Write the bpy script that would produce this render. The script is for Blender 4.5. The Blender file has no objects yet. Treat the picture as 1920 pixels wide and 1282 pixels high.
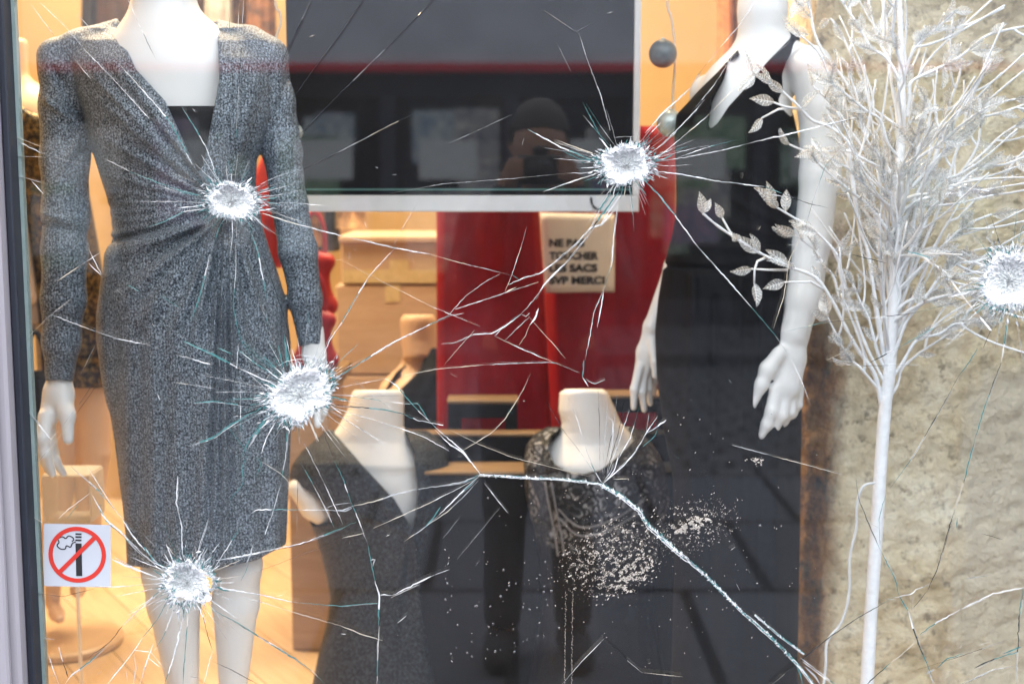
import bpy, math, random
import numpy as np
from mathutils import Vector, Matrix

SC = bpy.context.scene
COL = SC.collection
R = math.radians
random.seed(7)
rng = np.random.default_rng(7)

# ------------------------------------------------------------ camera, sky, sun, exposure
F, PITCH, CAMZ = 2500.0, R(7.3), 1.5
cam_d = bpy.data.cameras.new('camera')
cam = bpy.data.objects.new('camera', cam_d)
COL.objects.link(cam)
cam.location = (0, 0, CAMZ)
cam.rotation_euler = (math.pi / 2 - PITCH, 0, 0)
cam_d.sensor_width = 36
cam_d.lens = F / 1920 * 36
cam_d.clip_start, cam_d.clip_end = 0.02, 400
cam_d.dof.use_dof = True
cam_d.dof.focus_distance = 1.87
cam_d.dof.aperture_fstop = 4.0
SC.camera = cam

wd = bpy.data.worlds.new('World')
SC.world = wd
wd.use_nodes = True
sky = wd.node_tree.nodes.new('ShaderNodeTexSky')
sky.sky_type = 'NISHITA'
sky.sun_disc = False
sky.sun_elevation = R(68)
sky.sun_rotation = R(195)
bgn = wd.node_tree.nodes['Background']
wd.node_tree.links.new(sky.outputs[0], bgn.inputs[0])
bgn.inputs[1].default_value = 0.05
sun_d = bpy.data.lights.new('sun', 'SUN')
sun_d.energy = 1.5
sun_d.angle = R(140)                          # thick even overcast
sun_d.color = (1, 0.975, 0.925)
sun = bpy.data.objects.new('sun', sun_d)
COL.objects.link(sun)
sun.rotation_euler = (R(6), 0, R(-15))      # high over the street
SC.view_settings.view_transform = 'Standard'
SC.view_settings.look = 'None'
SC.view_settings.exposure = 2.8
SC.view_settings.gamma = 1
SC.cycles.transparent_max_bounces = 32
SC.cycles.max_bounces = 10
SC.cycles.caustics_reflective = False
SC.cycles.caustics_refractive = False

CP, SP = math.cos(PITCH), math.sin(PITCH)
GY = 1.85                                     # the window glass


def P(px, py, d):
    x = (px - 960) / F
    y = -(py - 641) / F
    dy = CP + y * SP
    t = d / dy
    return Vector((t * x, d, CAMZ + t * (y * CP - SP)))


def mpx(d):
    return d / F


# ------------------------------------------------------------ objects
ORG = {}


def world_org(o):
    return ORG.get(o.name, Vector((0, 0, 0)))


def tag(o, label=None, cat=None, group=None, kind=None):
    if label: o['label'] = label
    if cat: o['category'] = cat
    if group: o['group'] = group
    if kind: o['kind'] = kind
    return o


def thing(name, loc, label, cat, group=None):
    o = bpy.data.objects.new(name, None)
    COL.objects.link(o)
    o.location = loc
    o.empty_display_size = 0.05
    ORG[o.name] = Vector(loc)
    return tag(o, label, cat, group)


def obj(name, vs, fs, mats, parent=None, smooth=False, mi=None, loc=None):
    base = world_org(parent) if parent else Vector(loc or (0, 0, 0))
    me = bpy.data.meshes.new(name)
    v = np.array(vs, dtype=np.float64).reshape(-1, 3) - np.array(base)
    me.from_pydata(v.tolist(), [], [list(f) for f in fs])
    if not isinstance(mats, (list, tuple)): mats = [mats]
    for m in mats: me.materials.append(m)
    if smooth: me.polygons.foreach_set('use_smooth', [True] * len(me.polygons))
    if mi is not None: me.polygons.foreach_set('material_index', list(mi))
    me.update()
    o = bpy.data.objects.new(name, me)
    COL.objects.link(o)
    if parent:
        o.parent = parent
    else:
        o.location = base
    ORG[o.name] = Vector(base)
    return o


class MB:
    """collects boxes, tubes and sheets into one mesh"""
    def __init__(s):
        s.v, s.f, s.m = [], [], []

    def add(s, vs, fs, mi=0):
        n = len(s.v)
        s.v += [tuple(p) for p in vs]
        s.f += [tuple(i + n for i in f) for f in fs]
        s.m += [mi] * len(fs)
        return s

    def box(s, a, b, mi=0, bev=0.0):
        x0, y0, z0 = a
        x1, y1, z1 = b
        if bev <= 0:
            vs = [(x0, y0, z0), (x1, y0, z0), (x1, y1, z0), (x0, y1, z0), (x0, y0, z1), (x1, y0, z1), (x1, y1, z1), (x0, y1, z1)]
            fs = [(0, 3, 2, 1), (4, 5, 6, 7), (0, 1, 5, 4), (1, 2, 6, 5), (2, 3, 7, 6), (3, 0, 4, 7)]
            return s.add(vs, fs, mi)
        # chamfered in plan and top/bottom
        c = bev
        def ring(x0, y0, x1, y1, z):
            return [(x0 + c, y0, z), (x1 - c, y0, z), (x1, y0 + c, z), (x1, y1 - c, z), (x1 - c, y1, z), (x0 + c, y1, z), (x0, y1 - c, z), (x0, y0 + c, z)]
        rs = [ring(x0 + c, y0 + c, x1 - c, y1 - c, z0), ring(x0, y0, x1, y1, z0 + c), ring(x0, y0, x1, y1, z1 - c), ring(x0 + c, y0 + c, x1 - c, y1 - c, z1)]
        vs = sum(rs, [])
        fs = []
        for k in range(3):
            for i in range(8):
                j = (i + 1) % 8
                fs.append((k * 8 + i, k * 8 + j, k * 8 + 8 + j, k * 8 + 8 + i))
        fs.append(tuple(range(7, -1, -1)))
        fs.append(tuple(range(24, 32)))
        return s.add(vs, fs, mi)

    def tube(s, pts, rad, n=8, mi=0):
        pts = [Vector(p) for p in pts]
        if not isinstance(rad, (list, tuple)): rad = [rad] * len(pts)
        vs, fs = [], []
        up = Vector((0.13, 1, 0.07)).normalized()
        for i, p in enumerate(pts):
            t = (pts[min(i + 1, len(pts) - 1)] - pts[max(i - 1, 0)]).normalized()
            a = t.cross(up)
            if a.length < 1e-4: a = t.cross(Vector((1, 0, 0)))
            a.normalize()
            b = t.cross(a)
            for k in range(n):
                th = 2 * math.pi * k / n
                vs.append(p + (a * math.cos(th) + b * math.sin(th)) * rad[i])
        for i in range(len(pts) - 1):
            for k in range(n):
                k2 = (k + 1) % n
                fs.append((i * n + k, i * n + k2, (i + 1) * n + k2, (i + 1) * n + k))
        fs.append(tuple(range(n - 1, -1, -1)))
        fs.append(tuple((len(pts) - 1) * n + k for k in range(n)))
        return s.add(vs, fs, mi)

    def lathe(s, c, prof, n=24, mi=0):
        c = Vector(c)
        vs, fs = [], []
        for r, z in prof:
            for k in range(n):
                th = 2 * math.pi * k / n
                vs.append(c + Vector((r * math.cos(th), r * math.sin(th), z)))
        for i in range(len(prof) - 1):
            for k in range(n):
                k2 = (k + 1) % n
                fs.append((i * n + k, i * n + k2, (i + 1) * n + k2, (i + 1) * n + k))
        fs.append(tuple(range(n - 1, -1, -1)))
        fs.append(tuple((len(prof) - 1) * n + k for k in range(n)))
        return s.add(vs, fs, mi)

    def prism(s, poly, y0, y1, mi=0):
        """polygon in x,z pushed from y0 (front) to y1"""
        n = len(poly)
        vs = [(x, y0, z) for x, z in poly] + [(x, y1, z) for x, z in poly]
        fs = [tuple(range(n)), tuple(range(2 * n - 1, n - 1, -1))]
        fs += [(i, i + n, (i + 1) % n + n, (i + 1) % n) for i in range(n)]
        return s.add(vs, fs, mi)

    def build(s, name, mats, parent=None, smooth=False, loc=None):
        return obj(name, s.v, s.f, mats, parent, smooth, s.m, loc)


def smooth_path(pts, step=4):
    pts = [Vector(p) for p in pts]
    if len(pts) < 3: return pts
    out = []
    for i in range(len(pts) - 1):
        p0, p1, p2, p3 = pts[max(i - 1, 0)], pts[i], pts[i + 1], pts[min(i + 2, len(pts) - 1)]
        for k in range(step):
            t = k / step
            out.append(0.5 * ((2 * p1) + (p2 - p0) * t + (2 * p0 - 5 * p1 + 4 * p2 - p3) * t * t + (3 * p1 - p0 - 3 * p2 + p3) * t ** 3))
    out.append(pts[-1])
    return out


# ------------------------------------------------------------ implicit solids -> one continuous surface
class Field:
    def __init__(s, lo, hi, res):
        s.lo, s.res = np.array(lo, float), res
        n = np.ceil((np.array(hi) - s.lo) / res).astype(int) + 1
        s.n = n
        s.x = (s.lo[0] + np.arange(n[0]) * res).astype(np.float32)
        s.y = (s.lo[1] + np.arange(n[1]) * res).astype(np.float32)
        s.z = (s.lo[2] + np.arange(n[2]) * res).astype(np.float32)
        s.D = np.full(n, 0.2, np.float32)
        X, Y, Z = s.x[:, None, None], s.y[None, :, None], s.z[None, None, :] - CAMZ
        dep = Y * CP - Z * SP
        s.PX = 960 + F * X / dep
        s.PY = np.broadcast_to(641 - F * (Y * SP + Z * CP) / dep, s.n)
        s.PX = np.broadcast_to(s.PX, s.n)

    def _sl(s, lo, hi):
        a = np.clip(((np.array(lo) - s.lo) / s.res).astype(int), 0, s.n)
        b = np.clip(((np.array(hi) - s.lo) / s.res).astype(int) + 2, 0, s.n)
        return tuple(slice(i, j) for i, j in zip(a, b))

    def _join(s, sl, d, k):
        D = s.D[sl]
        if k <= 0:
            s.D[sl] = np.minimum(D, d)
        else:
            h = np.clip(0.5 + 0.5 * (D - d) / k, 0, 1)
            s.D[sl] = D * (1 - h) + d * h - k * h * (1 - h)

    def cone(s, a, b, ra, rb, k=0.01, flat=1.0):
        a, b = np.array(a), np.array(b)
        m = max(ra, rb) * max(1, flat) + k + 0.02
        sl = s._sl(np.minimum(a, b) - m, np.maximum(a, b) + m)
        X, Y, Z = s.x[sl[0]][:, None, None], s.y[sl[1]][None, :, None], s.z[sl[2]][None, None, :]
        ab = b - a
        L = float(ab @ ab) + 1e-12
        t = np.clip(((X - a[0]) * ab[0] + (Y - a[1]) * ab[1] + (Z - a[2]) * ab[2]) / L, 0, 1)
        dx, dy, dz = X - a[0] - t * ab[0], (Y - a[1] - t * ab[1]) / flat, Z - a[2] - t * ab[2]
        s._join(sl, np.sqrt(dx * dx + dy * dy + dz * dz) - (ra + (rb - ra) * t), k)

    def chain(s, pts, k=0.008, flat=1.0):
        """pts: (px, py, depth, radius in px)"""
        for (a, b) in zip(pts[:-1], pts[1:]):
            s.cone(P(*a[:3]), P(*b[:3]), a[3] * mpx(a[2]), b[3] * mpx(b[2]), k, flat)

    def ball(s, c, r, k=0.01):
        c, r = np.array(c), np.array(r)
        sl = s._sl(c - r - k - 0.02, c + r + k + 0.02)
        X, Y, Z = s.x[sl[0]][:, None, None], s.y[sl[1]][None, :, None], s.z[sl[2]][None, None, :]
        q = np.sqrt(((X - c[0]) / r[0]) ** 2 + ((Y - c[1]) / r[1]) ** 2 + ((Z - c[2]) / r[2]) ** 2)
        s._join(sl, (q - 1) * r.min(), k)

    def profile(s, rows, k=0.01, e=2.0):
        """rows: (py, xl, xr, depth, half thickness)"""
        rows = sorted(rows)
        A = np.array(rows, float)
        py = np.clip(s.PY, A[0, 0], A[-1, 0])
        it = lambda c: np.interp(py, A[:, 0], c).astype(np.float32)
        cx, rx, dc, ry = it((A[:, 1] + A[:, 2]) / 2), it((A[:, 2] - A[:, 1]) / 2), it(A[:, 3]), it(A[:, 4])
        m = A[:, 3].mean() / F
        Y = s.y[None, :, None]
        q = (np.abs((s.PX - cx) / rx) ** e + np.abs((Y - dc) / ry) ** e) ** (1 / e)
        d = (q - 1) * np.minimum(rx * m, ry)
        d = np.maximum(d, np.maximum(A[0, 0] - s.PY, s.PY - A[-1, 0]) * m)
        s._join((slice(None),) * 3, d.astype(np.float32), k)

    def displace(s, fn):
        s.D -= fn(s.PX, s.PY, s.y[None, :, None]).astype(np.float32)

    def cut_poly(s, poly, depth, ymax, soft=0.003):
        """cut away what lies in front of depth ymax inside the outline (photo pixels, real depth)"""
        p = np.array(poly, float)
        lo, hi = p.min(0) - 12, p.max(0) + 12
        mask = (s.PX > lo[0]) & (s.PX < hi[0]) & (s.PY > lo[1]) & (s.PY < hi[1])
        mask &= np.broadcast_to(s.y[None, :, None] < ymax + 0.02, s.n)
        qx, qy = s.PX[mask], s.PY[mask]
        d2 = np.full(qx.shape, 1e9, np.float32)
        ins = np.zeros(qx.shape, bool)
        n = len(p)
        for i in range(n):
            a, b = p[i], p[(i + 1) % n]
            ab = b - a
            t = np.clip(((qx - a[0]) * ab[0] + (qy - a[1]) * ab[1]) / (ab @ ab), 0, 1)
            d2 = np.minimum(d2, (qx - a[0] - t * ab[0]) ** 2 + (qy - a[1] - t * ab[1]) ** 2)
            if a[1] != b[1]:
                c = ((a[1] > qy) != (b[1] > qy)) & (qx < (b[0] - a[0]) * (qy - a[1]) / (b[1] - a[1]) + a[0])
                ins ^= c
        sd = np.sqrt(d2) * (depth / F)
        sd[ins] *= -1
        yy = np.broadcast_to(s.y[None, :, None], s.n)[mask]
        cut = np.maximum(sd, yy - ymax)
        s.D[mask] = np.maximum(s.D[mask], -cut)

    def mesh(s, smooth=1):
        D = s.D
        D[[0, -1]] = np.maximum(D[[0, -1]], 0.001); D[:, [0, -1]] = np.maximum(D[:, [0, -1]], 0.001); D[:, :, [0, -1]] = np.maximum(D[:, :, [0, -1]], 0.001)
        I = D < 0
        c = np.zeros(np.array(D.shape) - 1, np.int8)
        sl = [slice(0, -1), slice(1, None)]
        for a in (0, 1):
            for b in (0, 1):
                for e in (0, 1):
                    c += I[sl[a], sl[b], sl[e]]
        cells = np.argwhere((c > 0) & (c < 8))
        idx = np.full(c.shape, -1, np.int32)
        idx[tuple(cells.T)] = np.arange(len(cells))
        acc = np.zeros((len(cells), 3))
        cnt = np.zeros(len(cells))
        corners = [(a, b, e) for a in (0, 1) for b in (0, 1) for e in (0, 1)]
        for p in corners:
            for ax in range(3):
                if p[ax]: continue
                q = list(p); q[ax] = 1
                dp = D[tuple((cells + p).T)].astype(float)
                dq = D[tuple((cells + q).T)].astype(float)
                m = (dp < 0) != (dq < 0)
                t = np.where(m, dp / np.where(m, dp - dq, 1), 0)
                pt = np.array(p, float)[None].repeat(len(cells), 0)
                pt[:, ax] += t
                acc[m] += pt[m]; cnt[m] += 1
        V = s.lo + (cells + acc / cnt[:, None]) * s.res
        faces = []
        for ax in range(3):
            a = [slice(None)] * 3; b = [slice(None)] * 3
            a[ax] = slice(0, -1); b[ax] = slice(1, None)
            E = I[tuple(a)] != I[tuple(b)]
            pos = np.argwhere(E)
            o1, o2 = (ax + 1) % 3, (ax + 2) % 3
            pos = pos[(pos[:, o1] > 0) & (pos[:, o2] > 0)]
            pos = pos[(pos[:, o1] < c.shape[o1]) & (pos[:, o2] < c.shape[o2])]
            q = []
            for du, dv in ((1, 1), (0, 1), (0, 0), (1, 0)):
                r_ = pos.copy(); r_[:, o1] -= du; r_[:, o2] -= dv
                q.append(idx[tuple(r_.T)])
            q = np.stack(q, 1)
            flip = ~I[tuple(pos.T)]
            q[flip] = q[flip][:, ::-1]
            faces.append(q)
        Fc = np.concatenate(faces)
        for _ in range(smooth):
            nb = np.zeros_like(V); k = np.zeros(len(V))
            for i in range(4):
                u, w = Fc[:, i], Fc[:, (i + 1) % 4]
                np.add.at(nb, u, V[w]); np.add.at(k, u, 1)
            V = 0.5 * V + 0.5 * nb / np.maximum(k, 1)[:, None]
        return V, Fc.tolist()

    def build(s, name, mat, parent, smooth=1):
        v, f = s.mesh(smooth)
        return obj(name, v, f, mat, parent, True)


def ridges(segs):
    """cloth folds: (x0,y0,x1,y1,width px,height m) ridges that fade along their length"""
    def fn(PX, PY, Y):
        out = np.zeros(np.broadcast(PX, PY).shape, np.float32)
        for x0, y0, x1, y1, w, h in segs:
            dx, dy = x1 - x0, y1 - y0
            L2 = dx * dx + dy * dy
            t = ((PX - x0) * dx + (PY - y0) * dy) / L2
            tc = np.clip(t, 0, 1)
            d2 = (PX - x0 - tc * dx) ** 2 + (PY - y0 - tc * dy) ** 2
            ww = w * (0.55 + 0.9 * tc)
            out += h * np.exp(-d2 / (ww * ww)) * np.clip(1.25 - tc, 0, 1)
        return out
    return fn


# ------------------------------------------------------------ materials
def newmat(name):
    m = bpy.data.materials.new(name)
    m.use_nodes = True
    nt = m.node_tree
    return m, nt, nt.nodes['Principled BSDF'], nt.nodes['Material Output']


def texco(nt, scale=(1, 1, 1), kind='Object'):
    tc = nt.nodes.new('ShaderNodeTexCoord')
    mp = nt.nodes.new('ShaderNodeMapping')
    mp.inputs['Scale'].default_value = scale
    nt.links.new(tc.outputs[kind], mp.inputs[0])
    return mp.outputs[0]


def noise_n(nt, co, scale, detail=4, rough=0.6, dist=0):
    n = nt.nodes.new('ShaderNodeTexNoise')
    n.inputs['Scale'].default_value = scale
    n.inputs['Detail'].default_value = detail
    n.inputs['Roughness'].default_value = rough
    n.inputs['Distortion'].default_value = dist
    nt.links.new(co, n.inputs['Vector'])
    return n.outputs['Fac']


def ramp_n(nt, fac, stops, interp='LINEAR'):
    r = nt.nodes.new('ShaderNodeValToRGB')
    r.color_ramp.interpolation = interp
    el = r.color_ramp.elements
    while len(el) < len(stops): el.new(0.5)
    for e, (p, c) in zip(el, stops):
        e.position = p
        e.color = (*c, 1) if len(c) == 3 else c
    nt.links.new(fac, r.inputs[0])
    return r.outputs[0]


def mix_n(nt, fac, a, b, mode='MIX'):
    m = nt.nodes.new('ShaderNodeMix')
    m.data_type = 'RGBA'
    m.blend_type = mode
    for inp, v in ((m.inputs['Factor'], fac), (m.inputs[6], a), (m.inputs[7], b)):
        if hasattr(v, 'is_linked'): nt.links.new(v, inp)
        elif isinstance(v, (int, float)): inp.default_value = v
        else: inp.default_value = (*v, 1)
    return m.outputs[2]


def bump_n(nt, h, strength, dist=0.01, prev=None):
    b = nt.nodes.new('ShaderNodeBump')
    b.inputs['Strength'].default_value = strength
    b.inputs['Distance'].default_value = dist
    nt.links.new(h, b.inputs['Height'])
    if prev: nt.links.new(prev, b.inputs['Normal'])
    return b.outputs[0]


def mat(name, col, rough=0.5, metal=0.0, col2=None, scale=20, stretch=(1, 1, 1), bump=0, bscale=None, detail=4, spec=0.5, lo=0.35, hi=0.65, sheen=0):
    m, nt, bs, _ = newmat(name)
    bs.inputs['Roughness'].default_value = rough
    bs.inputs['Metallic'].default_value = metal
    bs.inputs['Specular IOR Level'].default_value = spec
    bs.inputs['Base Color'].default_value = (*col, 1)
    if sheen: bs.inputs['Sheen Weight'].default_value = sheen
    co = texco(nt, stretch)
    f = noise_n(nt, co, scale, detail)
    c2 = col2 or tuple(c * 0.82 for c in col)
    nt.links.new(ramp_n(nt, f, [(lo, c2), (hi, col)]), bs.inputs['Base Color'])
    if bump:
        h = noise_n(nt, co, bscale or scale, detail)
        nt.links.new(bump_n(nt, h, bump), bs.inputs['Normal'])
    return m


def fabric(name, dark, light, scale=700, rib=0, spark=0.0, rough=0.5, metal=0.2, sparks=((1, 1, 1), (0.6, 0.9, 0.9), (1, 0.75, 0.6)), stretch=(1, 1, 0.55), lo=0.38, hi=0.66, spec=0.25):
    m, nt, bs, _ = newmat(name)
    co = texco(nt, stretch)
    f = noise_n(nt, co, scale, 3, 0.7)
    c = ramp_n(nt, f, [(lo, dark), (hi, light)])
    big = noise_n(nt, texco(nt), 14, 3)
    c = mix_n(nt, ramp_n(nt, big, [(0.35, (0.12,) * 3), (0.65, (0, 0, 0))]), c, dark)
    bs.inputs['Roughness'].default_value = rough
    bs.inputs['Metallic'].default_value = metal
    bs.inputs['Specular IOR Level'].default_value = spec
    nrm = bump_n(nt, f, 0.6, 0.002)
    if rib:
        w = nt.nodes.new('ShaderNodeTexWave')
        w.bands_direction = 'X'
        w.inputs['Scale'].default_value = rib
        w.inputs['Distortion'].default_value = 0.25
        w.inputs['Detail'].default_value = 1
        nt.links.new(texco(nt), w.inputs['Vector'])
        c = mix_n(nt, ramp_n(nt, w.outputs['Fac'], [(0.1, (0.30,) * 3), (0.6, (0,) * 3)]), c, dark)
        nrm = bump_n(nt, w.outputs['Fac'], 0.2, 0.0015, nrm)
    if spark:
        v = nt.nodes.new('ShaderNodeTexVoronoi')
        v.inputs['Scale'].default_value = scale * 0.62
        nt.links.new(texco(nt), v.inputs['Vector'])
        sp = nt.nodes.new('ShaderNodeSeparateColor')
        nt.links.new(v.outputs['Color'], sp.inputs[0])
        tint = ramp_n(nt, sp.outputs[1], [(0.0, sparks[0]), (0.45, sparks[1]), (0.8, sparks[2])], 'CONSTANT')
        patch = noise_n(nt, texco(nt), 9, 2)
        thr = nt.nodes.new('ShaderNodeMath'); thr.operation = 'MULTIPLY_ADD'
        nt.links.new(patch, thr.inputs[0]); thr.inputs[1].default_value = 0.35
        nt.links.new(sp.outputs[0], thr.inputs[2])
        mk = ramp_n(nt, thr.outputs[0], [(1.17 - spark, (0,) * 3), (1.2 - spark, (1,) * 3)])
        c = mix_n(nt, mk, c, tint)  # sparkle glints put into the base colour
    nt.links.new(c, bs.inputs['Base Color'])
    nt.links.new(nrm, bs.inputs['Normal'])
    return m


def clear(name, tint=(1, 1, 1), ior=1.5, extra=0.0, rough=0.02, diffuse=None, dfac=0.0, grime_veil=0.0):
    """thin clear sheet: reflects by Fresnel, lets the rest straight through"""
    m, nt, bs, out = newmat(name)
    nt.nodes.remove(bs)
    geo = nt.nodes.new('ShaderNodeNewGeometry')
    iorn = nt.nodes.new('ShaderNodeMapRange')
    iorn.inputs['To Min'].default_value = ior
    iorn.inputs['To Max'].default_value = 1 / ior
    nt.links.new(geo.outputs['Backfacing'], iorn.inputs['Value'])
    fr = nt.nodes.new('ShaderNodeFresnel')
    nt.links.new(iorn.outputs[0], fr.inputs['IOR'])
    fac = fr.outputs[0]
    if extra:
        ad = nt.nodes.new('ShaderNodeMath'); ad.operation = 'ADD'; ad.use_clamp = True
        ad.inputs[1].default_value = extra
        nt.links.new(fac, ad.inputs[0]); fac = ad.outputs[0]
    tr = nt.nodes.new('ShaderNodeBsdfTransparent'); tr.inputs[0].default_value = (*tint, 1)
    gl = nt.nodes.new('ShaderNodeBsdfGlossy'); gl.inputs['Roughness'].default_value = rough
    gl.inputs[0].default_value = (1, 1, 1, 1)
    mx = nt.nodes.new('ShaderNodeMixShader')
    nt.links.new(fac, mx.inputs[0]); nt.links.new(tr.outputs[0], mx.inputs[1]); nt.links.new(gl.outputs[0], mx.inputs[2])
    s = mx.outputs[0]
    if diffuse:
        df = nt.nodes.new('ShaderNodeBsdfDiffuse'); df.inputs[0].default_value = (*diffuse, 1)
        tl = nt.nodes.new('ShaderNodeBsdfTranslucent'); tl.inputs[0].default_value = (*diffuse, 1)
        m1 = nt.nodes.new('ShaderNodeMixShader'); m1.inputs[0].default_value = 0.4
        nt.links.new(df.outputs[0], m1.inputs[1]); nt.links.new(tl.outputs[0], m1.inputs[2])
        m2 = nt.nodes.new('ShaderNodeMixShader'); m2.inputs[0].default_value = dfac
        nt.links.new(s, m2.inputs[1]); nt.links.new(m1.outputs[0], m2.inputs[2]); s = m2.outputs[0]
    if grime_veil:                                     # wiped dust and drip marks, plus a haze veil put into the colour
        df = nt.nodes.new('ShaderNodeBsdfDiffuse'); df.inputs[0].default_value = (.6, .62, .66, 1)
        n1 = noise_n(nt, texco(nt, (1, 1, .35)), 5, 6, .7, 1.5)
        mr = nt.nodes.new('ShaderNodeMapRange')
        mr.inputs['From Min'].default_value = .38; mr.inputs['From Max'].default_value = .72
        mr.inputs['To Min'].default_value = grime_veil * .15; mr.inputs['To Max'].default_value = grime_veil
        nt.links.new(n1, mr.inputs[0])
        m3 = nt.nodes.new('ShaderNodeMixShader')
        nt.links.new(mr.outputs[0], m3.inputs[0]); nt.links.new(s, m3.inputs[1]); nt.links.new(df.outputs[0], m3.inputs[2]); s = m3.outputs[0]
    nt.links.new(s, out.inputs[0])
    return m


def lamp_mat(name, col, strength):
    m, nt, bs, out = newmat(name)
    nt.nodes.remove(bs)
    e = nt.nodes.new('ShaderNodeEmission')
    e.inputs[0].default_value = (*col, 1); e.inputs[1].default_value = strength
    nt.links.new(e.outputs[0], out.inputs[0])
    return m


def stone_mat():
    m, nt, bs, _ = newmat('old_limestone')
    co = texco(nt)
    n1 = noise_n(nt, co, 5, 6, 0.65, 0.4)
    n2 = noise_n(nt, co, 38, 6, 0.7)
    n3 = noise_n(nt, texco(nt, (3, 3, 0.8)), 4, 5, 0.6, 0.5)
    c = ramp_n(nt, n1, [(0.3, (0.38, 0.28, 0.145)), (0.48, (0.78, 0.66, 0.44)), (0.68, (0.93, 0.86, 0.68))])
    c = mix_n(nt, ramp_n(nt, n2, [(0.34, (0.85,) * 3), (0.46, (0,) * 3)]), c, (0.25, 0.20, 0.13))
    c = mix_n(nt, ramp_n(nt, n3, [(0.58, (0,) * 3), (0.74, (0.65,) * 3)]), c, (0.58, 0.40, 0.24))
    # scorched, rust-brown arris on the left edge
    sx = nt.nodes.new('ShaderNodeSeparateXYZ'); nt.links.new(co, sx.inputs[0])
    def rng_(o, a, b, x, y):
        r = nt.nodes.new('ShaderNodeMapRange')
        r.inputs['From Min'].default_value = a; r.inputs['From Max'].default_value = b
        r.inputs['To Min'].default_value = x; r.inputs['To Max'].default_value = y
        nt.links.new(o, r.inputs[0]); return r.outputs[0]
    def math_(op, a, b):
        n = nt.nodes.new('ShaderNodeMath'); n.operation = op
        for i, v in enumerate((a, b)):
            if hasattr(v, 'is_linked'): nt.links.new(v, n.inputs[i])
            else: n.inputs[i].default_value = v
        return n.outputs[0]
    edge = rng_(sx.outputs[0], 0.02, 0.085, 1, 0)
    low = rng_(sx.outputs[2], 1.02, 0.78, 0, 1)
    wob = math_('SUBTRACT', n3, 0.5)
    k = math_('MULTIPLY', math_('ADD', edge, math_('MULTIPLY', wob, 1.6)), low)
    rust = ramp_n(nt, noise_n(nt, texco(nt, (1, 1, 0.5)), 26, 5, 0.7), [(0.36, (0.05, 0.04, 0.032)), (0.5, (0.23, 0.10, 0.032)), (0.7, (0.40, 0.23, 0.09))])
    c = mix_n(nt, ramp_n(nt, k, [(0.2, (0,) * 3), (0.75, (0.95,) * 3)]), c, rust)
    # pale repair mortar on the right
    pale = math_('ADD', rng_(sx.outputs[0], 0.27, 0.34, 0, 1), math_('MULTIPLY', wob, 2.4))
    pale = math_('MULTIPLY', pale, rng_(sx.outputs[2], 0.86, 0.72, 0, 1))
    c = mix_n(nt, ramp_n(nt, pale, [(0.4, (0,) * 3), (0.7, (0.85,) * 3)]), c, (0.68, 0.61, 0.47))
    nt.links.new(c, bs.inputs['Base Color'])
    bs.inputs['Roughness'].default_value = 0.95
    h = bump_n(nt, n2, 0.8, 0.016)
    h = bump_n(nt, noise_n(nt, co, 110, 4, 0.7), 0.9, 0.007, h)
    nt.links.new(h, bs.inputs['Normal'])
    return m


def planks_mat():
    m, nt, bs, _ = newmat('oak_floor')
    co = texco(nt, (1, 1, 1))
    mp = nt.nodes.new('ShaderNodeMapping'); mp.inputs['Rotation'].default_value = (0, 0, R(58))
    nt.links.new(co, mp.inputs[0])
    br = nt.nodes.new('ShaderNodeTexBrick')
    br.inputs['Scale'].default_value = 1
    br.inputs['Brick Width'].default_value = 1.1; br.inputs['Row Height'].default_value = 0.12
    br.inputs['Mortar Size'].default_value = 0.0015
    br.inputs['Color1'].default_value = (0.72, 0.55, 0.36, 1); br.inputs['Color2'].default_value = (0.62, 0.45, 0.28, 1)
    br.inputs['Mortar'].default_value = (0.14, 0.08, 0.04, 1)
    nt.links.new(mp.outputs[0], br.inputs['Vector'])
    st = nt.nodes.new('ShaderNodeMapping'); st.inputs['Scale'].default_value = (1.2, 14, 1)
    nt.links.new(mp.outputs[0], st.inputs[0])
    g = noise_n(nt, st.outputs[0], 3, 5, 0.65, 0.6)
    c = mix_n(nt, ramp_n(nt, g, [(0.35, (0.5,) * 3), (0.6, (0,) * 3)]), br.outputs['Color'], (0.44, 0.30, 0.17))
    nt.links.new(c, bs.inputs['Base Color'])
    bs.inputs['Roughness'].default_value = 0.45
    return m


def slabs_mat(name, w, h, c1, c2, mort, msize, rough=0.8, rot=0):
    m, nt, bs, _ = newmat(name)
    co = texco(nt)
    mp = nt.nodes.new('ShaderNodeMapping'); mp.inputs['Rotation'].default_value = (0, 0, rot)
    nt.links.new(co, mp.inputs[0])
    br = nt.nodes.new('ShaderNodeTexBrick')
    br.inputs['Scale'].default_value = 1
    br.inputs['Brick Width'].default_value = w; br.inputs['Row Height'].default_value = h
    br.inputs['Mortar Size'].default_value = msize
    br.inputs['Color1'].default_value = (*c1, 1); br.inputs['Color2'].default_value = (*c2, 1); br.inputs['Mortar'].default_value = (*mort, 1)
    nt.links.new(mp.outputs[0], br.inputs['Vector'])
    n = noise_n(nt, co, 12, 6, 0.7)
    c = mix_n(nt, ramp_n(nt, n, [(0.3, (0.5,) * 3), (0.7, (0,) * 3)]), br.outputs['Color'], tuple(a * 0.55 for a in c1))
    nt.links.new(c, bs.inputs['Base Color'])
    bs.inputs['Roughness'].default_value = rough
    bs.inputs['Specular IOR Level'].default_value = 0.2
    nt.links.new(bump_n(nt, br.outputs['Fac'], -0.5, 0.01), bs.inputs['Normal'])
    return m


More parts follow.
